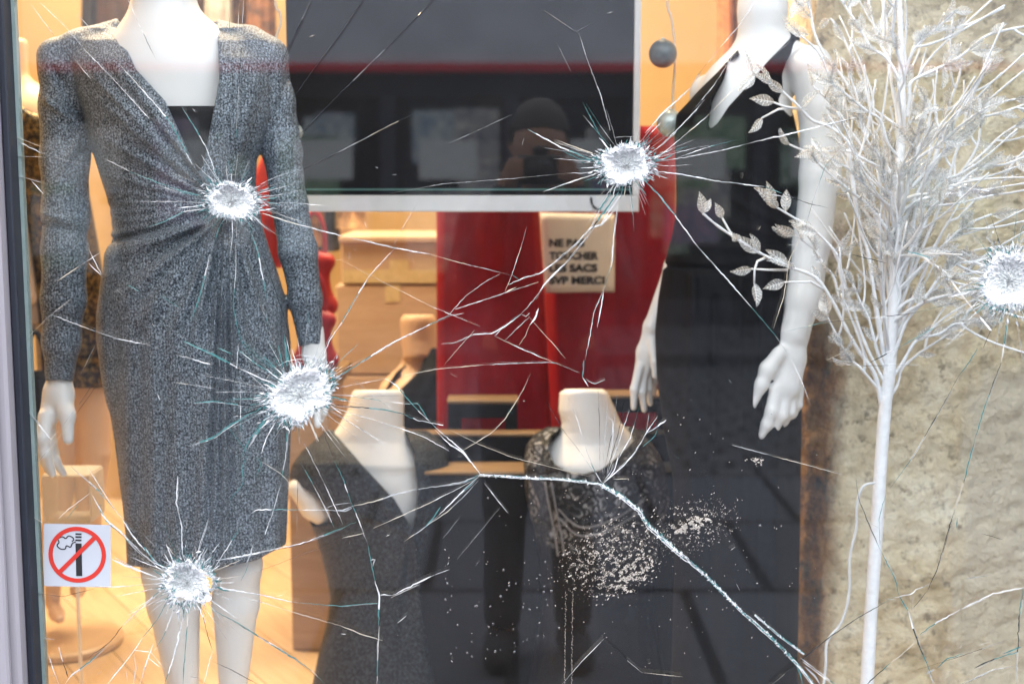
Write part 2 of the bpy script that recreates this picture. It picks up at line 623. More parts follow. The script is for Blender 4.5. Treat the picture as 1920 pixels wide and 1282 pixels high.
def lace_mat():
    m, nt, bs, _ = newmat('black_lace')
    co = texco(nt)
    wv = nt.nodes.new('ShaderNodeTexVoronoi'); wv.feature = 'DISTANCE_TO_EDGE'
    wv.inputs['Scale'].default_value = 38
    d = nt.nodes.new('ShaderNodeTexNoise'); d.inputs['Scale'].default_value = 30
    nt.links.new(co, d.inputs['Vector'])
    ad = mix_n(nt, 0.055, co, d.outputs['Color'], 'ADD')
    nt.links.new(ad, wv.inputs['Vector'])
    big = noise_n(nt, co, 22, 3, 0.5, 1.2)
    c = ramp_n(nt, wv.outputs['Distance'], [(0.04, (0.008,) * 3), (0.10, (0.05,) * 3), (0.19, (0.30, 0.30, 0.31)), (0.36, (0.012,) * 3)])
    c = mix_n(nt, ramp_n(nt, big, [(0.5, (0.85,) * 3), (0.6, (0,) * 3)]), c, (0.008, 0.008, 0.010))
    # plain cloth below the yoke
    sx = nt.nodes.new('ShaderNodeSeparateXYZ'); nt.links.new(co, sx.inputs[0])
    mr = nt.nodes.new('ShaderNodeMapRange')
    mr.inputs['From Min'].default_value = 0.415; mr.inputs['From Max'].default_value = 0.375
    nt.links.new(sx.outputs[2], mr.inputs[0])
    c = mix_n(nt, mr.outputs[0], c, (0.006, 0.006, 0.008))
    nt.links.new(c, bs.inputs['Base Color'])
    bs.inputs['Roughness'].default_value = 0.6
    bs.inputs['Specular IOR Level'].default_value = 0.2
    nt.links.new(bump_n(nt, wv.outputs['Distance'], 0.5, 0.004), bs.inputs['Normal'])
    return m


def crush_mat():
    m, nt, bs, _ = newmat('crushed_glass')
    co = texco(nt)
    f = noise_n(nt, co, 520, 4, 0.75)
    g = noise_n(nt, co, 120, 3, 0.6)
    c = ramp_n(nt, f, [(0.32, (0.52, 0.515, 0.51)), (0.44, (0.84, 0.835, 0.83)), (0.7, (0.92, 0.915, 0.91))])
    nt.links.new(c, bs.inputs['Base Color'])
    bs.inputs['Roughness'].default_value = 0.6
    nt.links.new(bump_n(nt, g, 0.5, 0.004, bump_n(nt, f, 0.7, 0.0015)), bs.inputs['Normal'])
    return m


def shard_mat(name, col, spec=0.5, trans=0.0, translu=0.0, rough=0.25):
    m, nt, bs, out = newmat(name)
    bs.inputs['Base Color'].default_value = (*col, 1)
    bs.inputs['Roughness'].default_value = rough
    bs.inputs['Specular IOR Level'].default_value = spec
    s = bs.outputs[0]
    if translu:
        t = nt.nodes.new('ShaderNodeBsdfTranslucent'); t.inputs[0].default_value = (*col, 1)
        mx = nt.nodes.new('ShaderNodeMixShader'); mx.inputs[0].default_value = translu
        nt.links.new(s, mx.inputs[1]); nt.links.new(t.outputs[0], mx.inputs[2]); s = mx.outputs[0]
    if trans:
        t = nt.nodes.new('ShaderNodeBsdfTransparent')
        mx = nt.nodes.new('ShaderNodeMixShader'); mx.inputs[0].default_value = trans
        nt.links.new(s, mx.inputs[1]); nt.links.new(t.outputs[0], mx.inputs[2]); s = mx.outputs[0]
    nt.links.new(s, out.inputs[0])
    return m


WHITE = mat('white_mannequin_lacquer', (0.80, 0.79, 0.77), 0.35, col2=(0.77, 0.76, 0.74), scale=6)
SKIN = mat('beige_mannequin_lacquer', (0.62, 0.43, 0.29), 0.45, col2=(0.58, 0.40, 0.27), scale=6)
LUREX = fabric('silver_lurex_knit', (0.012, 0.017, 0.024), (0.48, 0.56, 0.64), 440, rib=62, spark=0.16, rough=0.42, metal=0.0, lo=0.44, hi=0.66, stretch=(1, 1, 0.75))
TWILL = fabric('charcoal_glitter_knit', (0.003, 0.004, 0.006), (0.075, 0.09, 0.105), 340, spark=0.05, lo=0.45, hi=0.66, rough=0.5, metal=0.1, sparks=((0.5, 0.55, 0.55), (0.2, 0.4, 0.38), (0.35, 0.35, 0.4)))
BLACK = mat('black_crepe', (0.0055, 0.0055, 0.0065), 0.75, col2=(0.0035, 0.0035, 0.0045), scale=60, bump=0.15, bscale=40, spec=0.12)
CAMI = mat('black_camisole_cloth', (0.02, 0.02, 0.021), 0.8, scale=80, spec=0.15)
LACE = lace_mat()
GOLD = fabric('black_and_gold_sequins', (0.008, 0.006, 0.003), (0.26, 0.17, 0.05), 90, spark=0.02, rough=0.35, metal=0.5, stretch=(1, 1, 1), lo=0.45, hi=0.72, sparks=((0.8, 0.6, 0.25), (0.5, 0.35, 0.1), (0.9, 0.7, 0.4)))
REDC = mat('crimson_cloth', (0.30, 0.003, 0.010), 0.55, col2=(0.20, 0.002, 0.007), scale=7, bump=0.1, bscale=60, spec=0.2)
REDL = mat('scarlet_leather', (0.46, 0.022, 0.022), 0.45, col2=(0.36, 0.014, 0.02), scale=12)
PLUM = mat('raspberry_leather', (0.36, 0.02, 0.05), 0.45, scale=12)
CARD = mat('brown_cardboard', (0.54, 0.39, 0.27), 0.85, col2=(0.48, 0.34, 0.23), scale=9, stretch=(1, 1, 6))
TAPE = mat('buff_parcel_tape', (0.62, 0.50, 0.28), 0.4, col2=(0.55, 0.43, 0.22), scale=60)
OAKTOP = mat('oiled_wood_edge', (0.20, 0.125, 0.06), 0.55, col2=(0.13, 0.075, 0.035), scale=8, stretch=(1, 8, 8))
BLKMET = mat('black_lacquered_wood', (0.005, 0.005, 0.006), 0.6, scale=20, spec=0.15)
PAPER = mat('white_paper', (0.85, 0.80, 0.72), 0.8, col2=(0.74, 0.70, 0.64), scale=6)
INK = mat('black_ink', (0.02, 0.02, 0.022), 0.6)
WALL = mat('cream_plaster', (0.54, 0.39, 0.21), 0.85, col2=(0.50, 0.36, 0.19), scale=3, bump=0.05, bscale=90)
CEIL = mat('ceiling_paint', (0.75, 0.72, 0.66), 0.9, scale=3)
ALU = mat('lilac_grey_powder_coat', (0.40, 0.372, 0.405), 0.38, col2=(0.335, 0.312, 0.335), scale=4, stretch=(6, 1, 0.3))
RUBBER = mat('dark_rubber_gasket', (0.018, 0.022, 0.035), 0.55)
EDGE = mat('green_glass_edge', (0.33, 0.42, 0.40), 0.3)
STONE = stone_mat()
OAK = planks_mat()
TREEW = mat('white_paper_wrapped_wire', (0.86, 0.86, 0.87), 0.55, col2=(0.78, 0.78, 0.79), scale=60, bump=0.3, bscale=160)
CORD = mat('white_plastic_cord', (0.72, 0.72, 0.72), 0.4)
LEAFM = clear('clear_plastic_leaf', (0.97, 0.98, 0.98), 1.5, 0.05, 0.12, (0.87, 0.88, 0.88), 0.28)
LEAFV = clear('clear_plastic_vein', (0.97, 0.98, 0.98), 1.5, 0.1, 0.15, (0.9, 0.9, 0.9), 0.8)
PANE = clear('window_glass', (0.985, 0.995, 0.99), 1.52, grime_veil=0.005)
BOARDF = mat('white_board_frame', (0.70, 0.71, 0.72), 0.4, scale=5)
SCREEN = mat('dark_board_face', (0.005, 0.005, 0.007), 0.6, scale=5, spec=0.15)
BAUB = mat('frosted_silver_bauble', (0.085, 0.105, 0.105), 0.4, 0.1, col2=(0.05, 0.062, 0.062), scale=70)
BAUB2 = mat('pearl_green_bauble', (0.48, 0.53, 0.50), 0.35, 0.3, scale=40)
STRING = mat('beaded_cream_string', (0.66, 0.58, 0.46), 0.6, scale=400)
CRUSH = crush_mat()
SH_W = shard_mat('white_fracture', (0.86, 0.87, 0.87), 0.8, 0.0, 0.2)
SH_C = shard_mat('grey_clear_fracture', (0.65, 0.68, 0.70), 1.0, 0.45, 0.2, 0.1)
SH_T = shard_mat('sea_green_fracture', (0.12, 0.32, 0.32), 0.8, 0.12, 0.3, 0.15)
SH_D = shard_mat('shaded_fracture', (0.03, 0.04, 0.045), 0.6, 0.25, 0.0, 0.15)  # dark reflections inside the glass put into the crack colour
SH_B = shard_mat('backlit_fracture', (0.9, 0.88, 0.82), 0.6, 0.2, 0.75, 0.15)
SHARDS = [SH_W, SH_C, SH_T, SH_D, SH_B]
MUD = mat('dried_cream_mud', (0.70, 0.645, 0.58), 0.9, col2=(0.48, 0.44, 0.39), scale=200)

# ------------------------------------------------------------ the setting: shop room
FZ = 0.33
RX0, RX1, RY1, RZ1 = -1.75, 2.3, 4.7, 3.0


def struct(name, mb, m, loc=(0, 0, 0)):
    o = mb.build(name, m, None, False, loc)
    o['kind'] = 'structure'
    return o


struct('floor', MB().box((RX0 - .1, 1.9, FZ - 0.05), (RX1 + .1, RY1 + .1, FZ)), OAK)
struct('ceiling', MB().box((RX0 - .1, 1.9, RZ1), (RX1 + .1, RY1 + .1, RZ1 + 0.1)), CEIL)
struct('back_wall', MB().box((RX0, RY1, FZ), (RX1, RY1 + 0.1, RZ1)), WALL)
struct('side_wall', MB().box((RX0 - .1, 1.9, FZ), (RX0, RY1 + 0.1, RZ1)), WALL)
struct('side_wall', MB().box((RX1, 1.9, FZ), (RX1 + .1, RY1 + 0.1, RZ1)), WALL)

# the rough stone pillar inside the window
def pillar():
    x0, x1, y0, y1 = 0.570, 2.1, 2.53, 3.25
    g = 0.0075
    from mathutils import noise as mn
    xs = np.arange(0, x1 - x0 + g, g)
    zs = np.arange(0, RZ1 - FZ, g)
    path = [(x0 + 0.10 * 0, y1 - t) for t in np.arange(0, y1 - y0, 0.03)] + [(x0 + a, y0) for a in xs]
    nz = list(zs)
    vs, fs = [], []
    for z in nz:
        for i, (x, y) in enumerate(path):
            p = Vector((x, y, z + FZ))
            q_ = Vector((x * 7, y * 7, (z + FZ) * 12))
            h = mn.fractal(p * 5, 0.9, 2.1, 5) * 0.012 + mn.ridged_multi_fractal(q_, 0.8, 2.2, 5, 1.0, 2.0) * 0.004 + mn.fractal(p * 30, 0.7, 2.2, 4) * 0.008
            front = y <= y0 + 0.001
            r = max(0.0, 0.03 - (x - x0)) * 0.9 if front else 0
            if front: vs.append((x + h * 0.25, y - h + r, z + FZ))
            else: vs.append((x - h * 0.6, y, z + FZ))
    n = len(path)
    for j in range(len(nz) - 1):
        for i in range(n - 1):
            fs.append((j * n + i, j * n + i + 1, (j + 1) * n + i + 1, (j + 1) * n + i))
    o = obj('stone_pillar', vs, fs, STONE, None, True, None, (x0, y0, FZ))
    tag(o, 'rough tan limestone pillar with a scorched rusty edge behind the white twig tree', 'pillar')


pillar()
tag(MB().box((-1.36, 4.62, FZ), (-1.22, 4.697, RZ1)).build('wall_pilaster', mat('tan_painted_trim', (0.56, 0.43, 0.25), 0.7), None, loc=(-1.3, 4.65, FZ)),
    'narrow tan pilaster on the yellow wall at the far left', 'pilaster')

# ------------------------------------------------------------ shop window
win = thing('shop_window', (0.3, GY, 0.28), 'broken shop window pane starred with hammer blows in a lilac grey frame', 'window')
WX0, WX1, WZ0, WZ1 = -0.690, 1.45, 0.28, 2.93
fr = MB()
fr.box((-0.93, 1.80, 0.20), (WX0, 1.864, 3.06), 0, 0.004)
fr.box((-0.735, 1.786, 0.20), (-0.702, 1.7985, 3.06), 0, 0.003)
fr.box((-0.93, 1.790, 0.20), (-0.80, 1.7985, 3.06), 0, 0.003)
fr.box((WX1, 1.80, 0.20), (WX1 + 0.2, 1.93, 3.06), 0, 0.004)
fr.box((WX0 + .001, 1.80, WZ1), (WX1 - .001, 1.93, 3.06), 0, 0.004)
fr.box((WX0 + .001, 1.80, 0.20), (WX1 - .001, 1.93, WZ0), 0, 0.004)
fr.build('frame', ALU, win)
MB().box((WX0 + .001, 1.822, WZ0 + .001), (WX0 + 0.0105, 1.866, WZ1 - .001), 0, 0.002).build('gasket', RUBBER, win)
MB().box((WX0 + 0.0105, 1.851, WZ0 + .001), (WX0 + 0.0155, 1.862, WZ1 - .001)).build('glass_edge', EDGE, win)
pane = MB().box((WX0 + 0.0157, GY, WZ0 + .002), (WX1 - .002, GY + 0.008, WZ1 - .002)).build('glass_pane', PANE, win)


def G(px, py, y=GY):
    return P(px, py, y)


GM = GY / F        # metres per photo pixel on the glass


def pick(kind):
    r = random.random()
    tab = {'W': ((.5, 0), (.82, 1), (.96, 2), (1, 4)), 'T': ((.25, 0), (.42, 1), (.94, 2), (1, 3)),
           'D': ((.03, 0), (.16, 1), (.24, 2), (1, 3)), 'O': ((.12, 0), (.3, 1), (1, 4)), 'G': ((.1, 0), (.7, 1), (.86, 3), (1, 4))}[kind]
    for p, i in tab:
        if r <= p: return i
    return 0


def crack_mesh(mb, pts, w, kind, barb=0.0, taper=True):
    """a splinter-shaped fracture running through the thickness of the pane"""
    pp = [np.array(p, float) for p in pts]
    L = [0]
    for a, b in zip(pp[:-1], pp[1:]): L.append(L[-1] + np.linalg.norm(b - a))
    tot = L[-1]
    n = max(3, int(tot / 5.5))
    ss = np.linspace(0, tot, n)
    A = np.array(pp)
    xs, ys = np.interp(ss, L, A[:, 0]), np.interp(ss, L, A[:, 1])
    jit = min(0.7, 0.12 + 0.08 * w)
    xs[1:-1] += rng.normal(0, jit, n - 2); ys[1:-1] += rng.normal(0, jit, n - 2)
    wn = np.interp(ss, np.linspace(0, tot, max(3, n // 4)), rng.uniform(0.35, 1.25, max(3, n // 4)))
    cur, run = pick(kind), 0
    rows = []
    for i in range(n):
        a, b = max(0, i - 1), min(n - 1, i + 1)
        t = np.array([xs[b] - xs[a], ys[b] - ys[a]]); t /= np.linalg.norm(t) + 1e-9
        nn = np.array([-t[1], t[0]])
        e = 1.0
        if taper: e = min(1, 0.25 + 3.2 * min(ss[i], tot - ss[i]) / tot)
        hw = 0.32 * w * wn[i] * e * rng.uniform(0.75, 1.25)
        c = np.array([xs[i], ys[i]])
        rows.append((c + nn * hw, c - nn * hw, c + nn * hw * rng.uniform(-0.8, 0.8)))
    base = len(mb.v)
    for l, r, m_ in rows:
        mb.v.append(tuple(G(*l, GY - 0.0008 - rng.uniform(0, 0.0008))))
        mb.v.append(tuple(G(*r, GY - 0.0008 - rng.uniform(0, 0.0008))))
        mb.v.append(tuple(G(*m_, GY + rng.uniform(0.003, 0.0075))))
    for i in range(n - 1):
        if run <= 0:
            cur = pick(kind); run = random.randint(3, 14)
        run -= 1
        k = base + i * 3
        for f, mi in (((k, k + 1, k + 4, k + 3), cur), ((k + 1, k + 2, k + 5, k + 4), cur), ((k + 2, k, k + 3, k + 5), cur)):
            mb.f.append(f); mb.m.append(mi)
    if barb:
        for i in range(1, n - 1):
            for _ in range(2):
                if random.random() > barb: continue
                c = np.array([xs[i], ys[i]])
                t = np.array([xs[i + 1] - xs[i - 1], ys[i + 1] - ys[i - 1]]); t /= np.linalg.norm(t)
                nn = np.array([-t[1], t[0]]) * random.choice((-1, 1))
                s_ = w * random.uniform(0.5, 1.3)
                q = [c - t * s_ * .7, c + t * s_ * .25, c + nn * s_ * random.uniform(.5, 1.0) - t * s_ * random.uniform(.2, 1.2)]
                b0 = len(mb.v)
                for j, p in enumerate(q): mb.v.append(tuple(G(*p, GY - 0.001 - 0.001 * random.random())))
                mb.v.append(tuple(G(*c, GY + 0.005)))
                mi = random.choice((0, 0, 1, 2))
                for f in ((b0, b0 + 1, b0 + 2), (b0, b0 + 3, b0 + 1), (b0 + 1, b0 + 3, b0 + 2), (b0 + 2, b0 + 3, b0)):
                    mb.f.append(f); mb.m.append(mi)


# ------------------------------------------------------------ the cracks: kind, width, points on the pane
CRACKS = '''
W1.6:1085,60 1100,110 1127,180 1144,245
T2.2:1093,192 1110,225 1122,248 1132,266
W3.4:990,243 1050,275 1090,292 1135,312
T2.4:1055,283 1085,298 1130,303
W3:1063,325 1095,325 1135,316
W2.4:1018,360 1060,345 1130,322
G1.1:730,363 830,345 960,335 1062,325
D1.2:680,0 640,60 590,127 520,227 470,280 452,320
D1.1:812,0 730,85 640,173 567,247 480,318
D1.2:583,0 537,97 477,233 450,307
G1.1:783,210 727,237 640,283 563,320 545,333
D1.7:428,0 432,80 437,170 432,240 430,320
D1.5:457,0 452,100 446,190 440,315
W1.6:447,20 447,62
G.8:1020,20 1080,60 1108,45
G.7:840,270 900,243 960,215
G.8:1046,85 1071,135
W1.3:1150,22 1138,26
G1.8:240,0 262,50 293,113
W2.6:340,200 363,236 387,277 407,335
W3.2:155,90 207,143 245,185 280,223
W3.2:220,117 270,172 320,230 340,267 360,308
W2:140,112 170,148
O1.3:75,5 120,48 165,100
O2.6:145,28 168,52 176,60
O2:57,8 68,22 102,68
W4.5:33,265 55,276 78,288
G1.2:78,288 130,302 200,322
O1.6:30,257 78,276
O1.4:33,293 79,294
O1.6:33,330 79,343
W2:58,338 82,364
W3:200,300 225,312 243,322
T2.6:243,322 310,348 345,360 395,370
W2:290,345 330,360 400,372
W2:250,378 340,378 400,382
W3:273,427 308,415 343,397 395,390
W2.2:480,370 505,380 532,385
W1.8:490,383 545,380 610,386
T4:480,395 512,392
W3.6:492,400 545,417 580,427 640,442
W3:640,442 690,453 740,465 807,477
G1.2:807,477 860,492 910,504 960,517
W2.8:740,466 717,490 690,520 663,565 640,605 617,640 597,690
G1.1:738,461 747,441 765,410 783,380
O1:640,488 677,508 740,540 810,575 900,612
O1.3:988,425 975,470 960,514 947,547
W3.4:1155,390 1130,420 1107,427 1083,454 1037,494 1013,512 980,522 953,534
W3.4:1130,400 1113,427 1090,457 1063,490 1023,530 1003,560 977,589
W2.8:977,589 940,617 927,630
T6.5:1160,360 1142,385 1122,410 1108,432
T4.5:1145,362 1125,392 1105,432
W3:1165,365 1140,400 1120,430
W2.2:937,514 907,530 873,555 853,577 840,592
O1.8:1010,529 953,547 900,565 853,580
W3.6:967,539 947,549
T2:975,525 958,514
T3.6:842,592 820,602 780,621 740,640 683,675 640,702 610,724
W3:840,592 820,600
W2.2:870,587 840,593
W3:827,645 853,642 887,627 923,625 943,614 973,590
O1.2:890,619 862,650 833,684
O1.8:927,630 980,655 1037,679 1053,685
G1:1053,685 1087,699
O2:757,704 817,692 907,684
W2:907,684 970,681 1027,679 1045,681
W4.5:1027,679 1047,682
W2.6:977,589 987,594 993,587
O1.1:990,592 1010,615 1037,644 1060,672
W4:1010,578 1003,597 993,610
O1.2:993,610 985,630 973,647
O1.2:993,594 965,620 945,640
W2.6:1158,385 1150,447 1147,494 1133,540
W2.4:1133,540 1113,587 1107,627 1097,674
W2.6:1133,540 1127,575 1120,614
T6:1095,675 1092,707
W2.5:1092,707 1103,724
W1.8:1098,710 1113,720 1135,712
D2:1025,754 1055,805 1088,847 1118,892
G1.2:1065,744 1083,789 1100,845 1120,893
D1.2:1121,720 1124,790 1125,890
G1.2:1140,733 1136,800 1129,890
G1.2:1157,742 1150,800 1131,890
D2:1172,750 1160,810 1135,890
W2:1180,768 1165,815 1139,888
W2.2:1198,764 1182,820 1142,890
W2:1137,781 1143,784 1149,789 1150,817 1138,888
W2.6:1233,780 1222,796 1211,812 1191,847 1165,877 1133,902
W4:1249,787 1228,803 1212,812
T3.4:1234,800 1228,817 1207,836 1190,846
W1.4:1217,775 1214,795 1211,812
T3.5:1108,868 1118,888 1128,904
W2:1150,868 1145,885 1132,902
W3:1175,862 1155,885 1132,905
T2.4:1160,850 1153,880 1135,903
O1.8:1150,898 1180,897
W4.4:899,887 889,874 866,846 842,832 815,805
W2:615,739 662,743 714,751 761,757 784,756
T3.2:761,757 784,756 791,768 803,787
W3.4:803,787 820,805 866,843 897,885
T3.8:606,758 655,762 714,767 751,774 784,788 831,797
O2.4:620,762 662,776 704,788
W2.6:704,788 749,802 796,819 842,845
W2.6:722,710 742,721 761,744 784,770 805,789
O1.2:660,709 697,742 737,768
O1.2:632,727 680,718 723,710
O1.8:995,700 980,733 963,760 945,788 923,810 895,828 867,844
O1.2:842,805 899,833 960,857 1040,877 1112,895
W4.4:898,890 870,903 830,910 780,917
W3.4:780,917 745,925 700,940 662,948
T5.4:900,888 880,900 862,906
T5:900,892 880,908 868,918
W4:662,948 640,957 600,956 560,955
T4:560,955 480,955 470,963
T5:660,952 645,958 632,956
W1.8:660,942 625,946 605,955
O1.8:895,895 860,915 800,945 740,972 700,990
W3.4:893,898 853,935 823,965
O2.6:823,965 797,988 757,1015
W3.6:826,950 812,970 797,988
O1.9:897,900 870,930 840,958 800,985
W2:908,905 930,934 953,962
W4.5:420,1048 477,1037 520,1028 567,1018 640,990 668,978
O1.8:640,1009 683,999
D1.2:463,1078 520,1057 580,1034 640,1011
D1.6:592,768 602,797 611,822 627,864
W2.2:627,864 644,899 658,941 672,974 690,1022
T3.4:690,1022 693,1040 697,1060 703,1088
W5:694,1050 704,1046 699,1062
T3.8:703,1088 711,1115 710,1172
T3:710,1172 708,1222 707,1284
T2.6:569,829 580,850 608,906
W1.6:608,906 625,943 644,985
T2.4:562,864 587,908
W1.6:587,908 608,948 627,990
D1.2:559,878 557,957 556,1002
W2.6:713,1115 737,1115
W4.4:737,1115 783,1092 813,1078
T2.4:813,1078 843,1067
O2.2:733,1120 787,1095
T3:710,1130 673,1132 640,1136 547,1128
W4.2:547,1128 483,1113 443,1107 410,1100
O2.4:447,1118 490,1128 553,1148 640,1173
O2.2:640,1173 680,1189 717,1200
W1.7:763,1153 745,1167
W1.8:1132,1197 1090,1240 1052,1284
D1:1133,1198 1170,1232 1203,1260
O1:1203,1260 1280,1268
G1.1:863,968 830,1010
G1:937,952 857,1048
W4.4:133,875 177,912 207,945 230,972
T4.5:230,972 237,985 250,1008
W1.8:163,875 187,912 213,952 230,972
W6:173,928 197,972 227,998 267,1038 305,1070
T3:176,936 200,978 230,1004 270,1046
T5.4:230,972 247,995 287,1048 310,1068
W3:234,984 262,1020 300,1060
T2.4:170,923 127,955 110,972
T2:147,945 123,975
O3:62,968 83,982
T6:207,1047 240,1062 290,1080
W3:213,1044 250,1064 295,1082
W2.6:177,1098 213,1100 253,1097 305,1093
D1.2:70,1112 117,1118 177,1103
T4.4:333,892 331,942 336,965
T2.8:336,965 341,988 341,1042
O4:311,1022 329,1041
W3:307,1037 320,1058
T3.2:305,1103 257,1145 230,1172
D3:230,1172 207,1202 167,1232
T3.8:207,1202 167,1240 133,1266 121,1284
T2.8:315,1122 297,1158 267,1195
W2.8:267,1195 247,1225 200,1284
T2:327,1138 307,1192 287,1222
T3:343,1148 333,1202 320,1248 307,1284
T3.4:353,1145 348,1208 343,1284
D3:377,1138 387,1182 398,1218
W2.8:398,1218 387,1262 380,1284
W3:385,1120 402,1145 420,1167
T4.2:397,1142 447,1168 483,1192 533,1222 587,1258 612,1284
D1.3:433,1162 490,1195 540,1224
D1.8:397,1238 430,1253 487,1284
T1.8:400,1068 425,1028 450,988
W2.4:405,1050 463,1042
T5:460,1062 468,1040 475,1018
T2:452,1088 460,1072 467,1055
W2.2:250,1218 283,1222 310,1255
T2.6:251,1226 255,1250 250,1284
T2.6:288,1205 275,1240 262,1284
W2.4:277,1232 300,1250
W2.4:236,1256 239,1276
W3:110,1212 118,1240
D3:118,1240 128,1270
W2:90,1225 100,1255 111,1284
W2:82,1196 103,1198
G1:80,1266 110,1266
T5:343,639 400,665 447,690
W3.4:447,690 500,714 525,724
T4:330,665 367,675 397,684
W4.4:407,652 437,665
T4:447,657 483,684 525,708
W3:467,700 503,734
T4:363,755 400,752 460,760 505,755
T2.2:423,749 510,746
T4.4:353,837 400,820 427,800 460,780 505,756
D1.8:427,800 450,830 473,856
T3.2:447,644 443,694 437,727
W1.6:450,694 451,760 452,827
W3.4:493,667 520,694
W5:522,647 526,670 533,695
T4.4:533,627 536,650 538,690
D1.8:487,460 510,527 533,594 547,654
W3:547,654 553,674 560,698
T3.2:467,427 483,470 493,524 500,560
T2.2:443,427 442,510 437,577 450,634 473,674 490,692
T3.4:393,477 383,520 373,560 357,602
D1.2:460,460 483,560 517,640
O3:97,590 130,603 167,617
W2:167,617 220,635 280,647
G1.2:270,597 343,634
T2.2:300,554 337,577
W3:218,544 230,554
W1.8:237,533 262,547
O1.6:107,527 147,500
G1.2:147,500 187,474
O1.2:45,640 87,597 133,560
W2:163,460 175,485 190,514
W2:167,494 190,517
W4:50,767 70,792 97,825
D1.6:193,690 147,760 110,807
O1.4:110,807 67,854
D1.4:190,710 140,780
O1.6:140,780 100,833 58,880
G.9:180,644 150,704
W5:295,737 300,750
D2:307,774 315,804 323,834
G1.5:327,717 370,723 407,729
T6.5:508,772 485,805 465,842
T4.4:500,777 470,820 452,858
T3:520,785 500,820 490,850
T4:540,792 536,854 527,905
T3:527,905 513,955 497,1002
T2.6:463,855 453,875 457,905 430,938
W1.4:480,855 490,868 480,892
O1.4:490,865 527,888 547,910
W2.4:625,684 600,704
W2.6:1417,0 1387,47 1350,90
G1.4:1350,90 1307,143 1295,165
D4:1313,136 1303,155
W2.8:1295,165 1262,195 1240,215 1210,250
W3:1390,80 1363,123 1345,150
D3:1345,150 1333,167 1300,207
W3.6:1322,187 1300,212 1275,238 1240,272 1212,292
O1.6:1480,80 1390,153 1327,217
O2:1327,217 1280,257 1225,303
W3.8:1607,220 1552,233 1497,247 1400,270
O2.4:1400,270 1350,283 1280,296 1225,304
W1.7:1383,262 1330,275 1270,296
W3:1222,320 1280,327 1347,340 1433,350
W2.4:1433,350 1467,363
D1.8:1467,363 1510,380 1553,390
T2.6:1427,360 1473,370
T3.4:1225,305 1250,296 1263,289
D1.7:1610,243 1575,280 1547,313 1527,367 1510,427
O1.7:1510,427 1480,487 1470,554 1450,616
W4:1205,335 1235,365 1270,410 1310,465
W3.4:1310,465 1360,520 1410,577
T2.6:1410,577 1455,630 1475,660
W1.8:1480,664 1507,724 1520,760
D1.7:1463,624 1547,604 1630,597 1713,587 1780,570 1850,552
D2.6:1630,680 1680,654
W2.8:1680,654 1747,617 1800,587 1850,562
G1.2:1550,675 1580,661
G1.2:1550,675 1603,686 1723,684
W2.4:1373,834 1447,854
O1.8:1447,854 1520,873 1580,890
T3:1697,470 1747,484
D2.4:1597,477 1663,494
T2.4:1793,494 1843,520
T5:1777,557 1830,545
D2.4:1860,614 1843,654
W4:1833,652 1818,678 1798,704
D2.6:1798,704 1773,750 1713,854 1667,918
T4.4:1890,575 1884,640 1877,680
D3.2:1877,680 1847,760 1827,827
T3.8:1827,827 1816,868 1807,905
W3.6:1807,905 1790,955
D3:1790,955 1770,1022 1757,1068 1740,1105
D2.2:1740,1105 1725,1125 1709,1143
W2.6:1795,970 1793,990
D2:1605,898 1610,935 1633,992 1653,1035
T3.8:1653,1035 1677,1082 1687,1118
T4.4:1687,1118 1703,1145
T3.8:1703,1145 1717,1192 1732,1230 1746,1264
W3:1738,1250 1752,1284
D2.2:1660,928 1648,972 1650,1022
D2.8:1443,1284 1500,1238 1557,1192 1613,1155 1677,1118
W3.6:1677,1120 1710,1113 1717,1105 1747,1093
T2:1710,1113 1709,1143
W4.4:1725,1190 1747,1172 1800,1142
W4:1800,1142 1863,1112 1920,1101
O2.6:1720,1200 1695,1222 1670,1242
D3:1670,1242 1645,1264 1623,1284
T6:1917,1102 1911,1160 1905,1284
T3:1757,1252 1775,1235 1807,1225
T5:1827,1252 1860,1236 1910,1221
W2.8:1833,1210 1858,1202
D1.4:1720,1255 1800,1230 1896,1196
T4:1880,1225 1915,1212
W4:1736,1262 1752,1254
W3:1800,1284 1860,1255 1900,1248
G1.2:1840,1000 1880,1011
O1.4:1810,1084 1857,1078
W2.4:1500,1232 1540,1262 1570,1286
T4.4:1493,1246 1502,1266 1505,1286
T3.6:1508,1248 1530,1270 1540,1286
W2:1506,1240 1560,1282
G1:1590,960 1650,990
'''
THICK = [([(898, 890), (950, 893), (1000, 896), (1050, 898), (1090, 902), (1128, 908)], 5), ([(1128, 908), (1165, 930), (1200, 958), (1215, 985), (1240, 1007), (1265, 1030), (1290, 1050)], 7),
         ([(1290, 1050), (1320, 1075), (1350, 1105), (1390, 1145), (1430, 1180), (1470, 1218), (1500, 1250), (1532, 1292)], 5), ([(1415, 1152), (1460, 1190), (1508, 1226)], 3.5)]
for pts, w in THICK:
    mb = MB()
    crack_mesh(mb, pts, w, 'W', 0.85, False)
    for dx in (-0.35, 0.3):
        crack_mesh(mb, [(x + dx * w, y - dx * w) for x, y in pts], w * 0.4, 'WT'[dx > 0], 0.3, False)
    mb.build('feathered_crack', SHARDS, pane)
lines = []
for ln in CRACKS.strip().split('\n'):
    k, pts = ln.split(':')
    pts = [tuple(map(float, p.split(','))) for p in pts.split()]
    length = sum(math.dist(a, b) for a, b in zip(pts[:-1], pts[1:]))
    lines.append((length * float(k[1:]), k[0], float(k[1:]), pts))
lines.sort(key=lambda t: -t[0])
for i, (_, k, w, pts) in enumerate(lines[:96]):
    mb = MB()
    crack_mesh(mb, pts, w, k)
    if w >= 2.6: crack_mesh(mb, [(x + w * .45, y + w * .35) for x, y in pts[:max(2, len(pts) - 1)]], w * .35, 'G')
    mb.build('crack', SHARDS, pane)
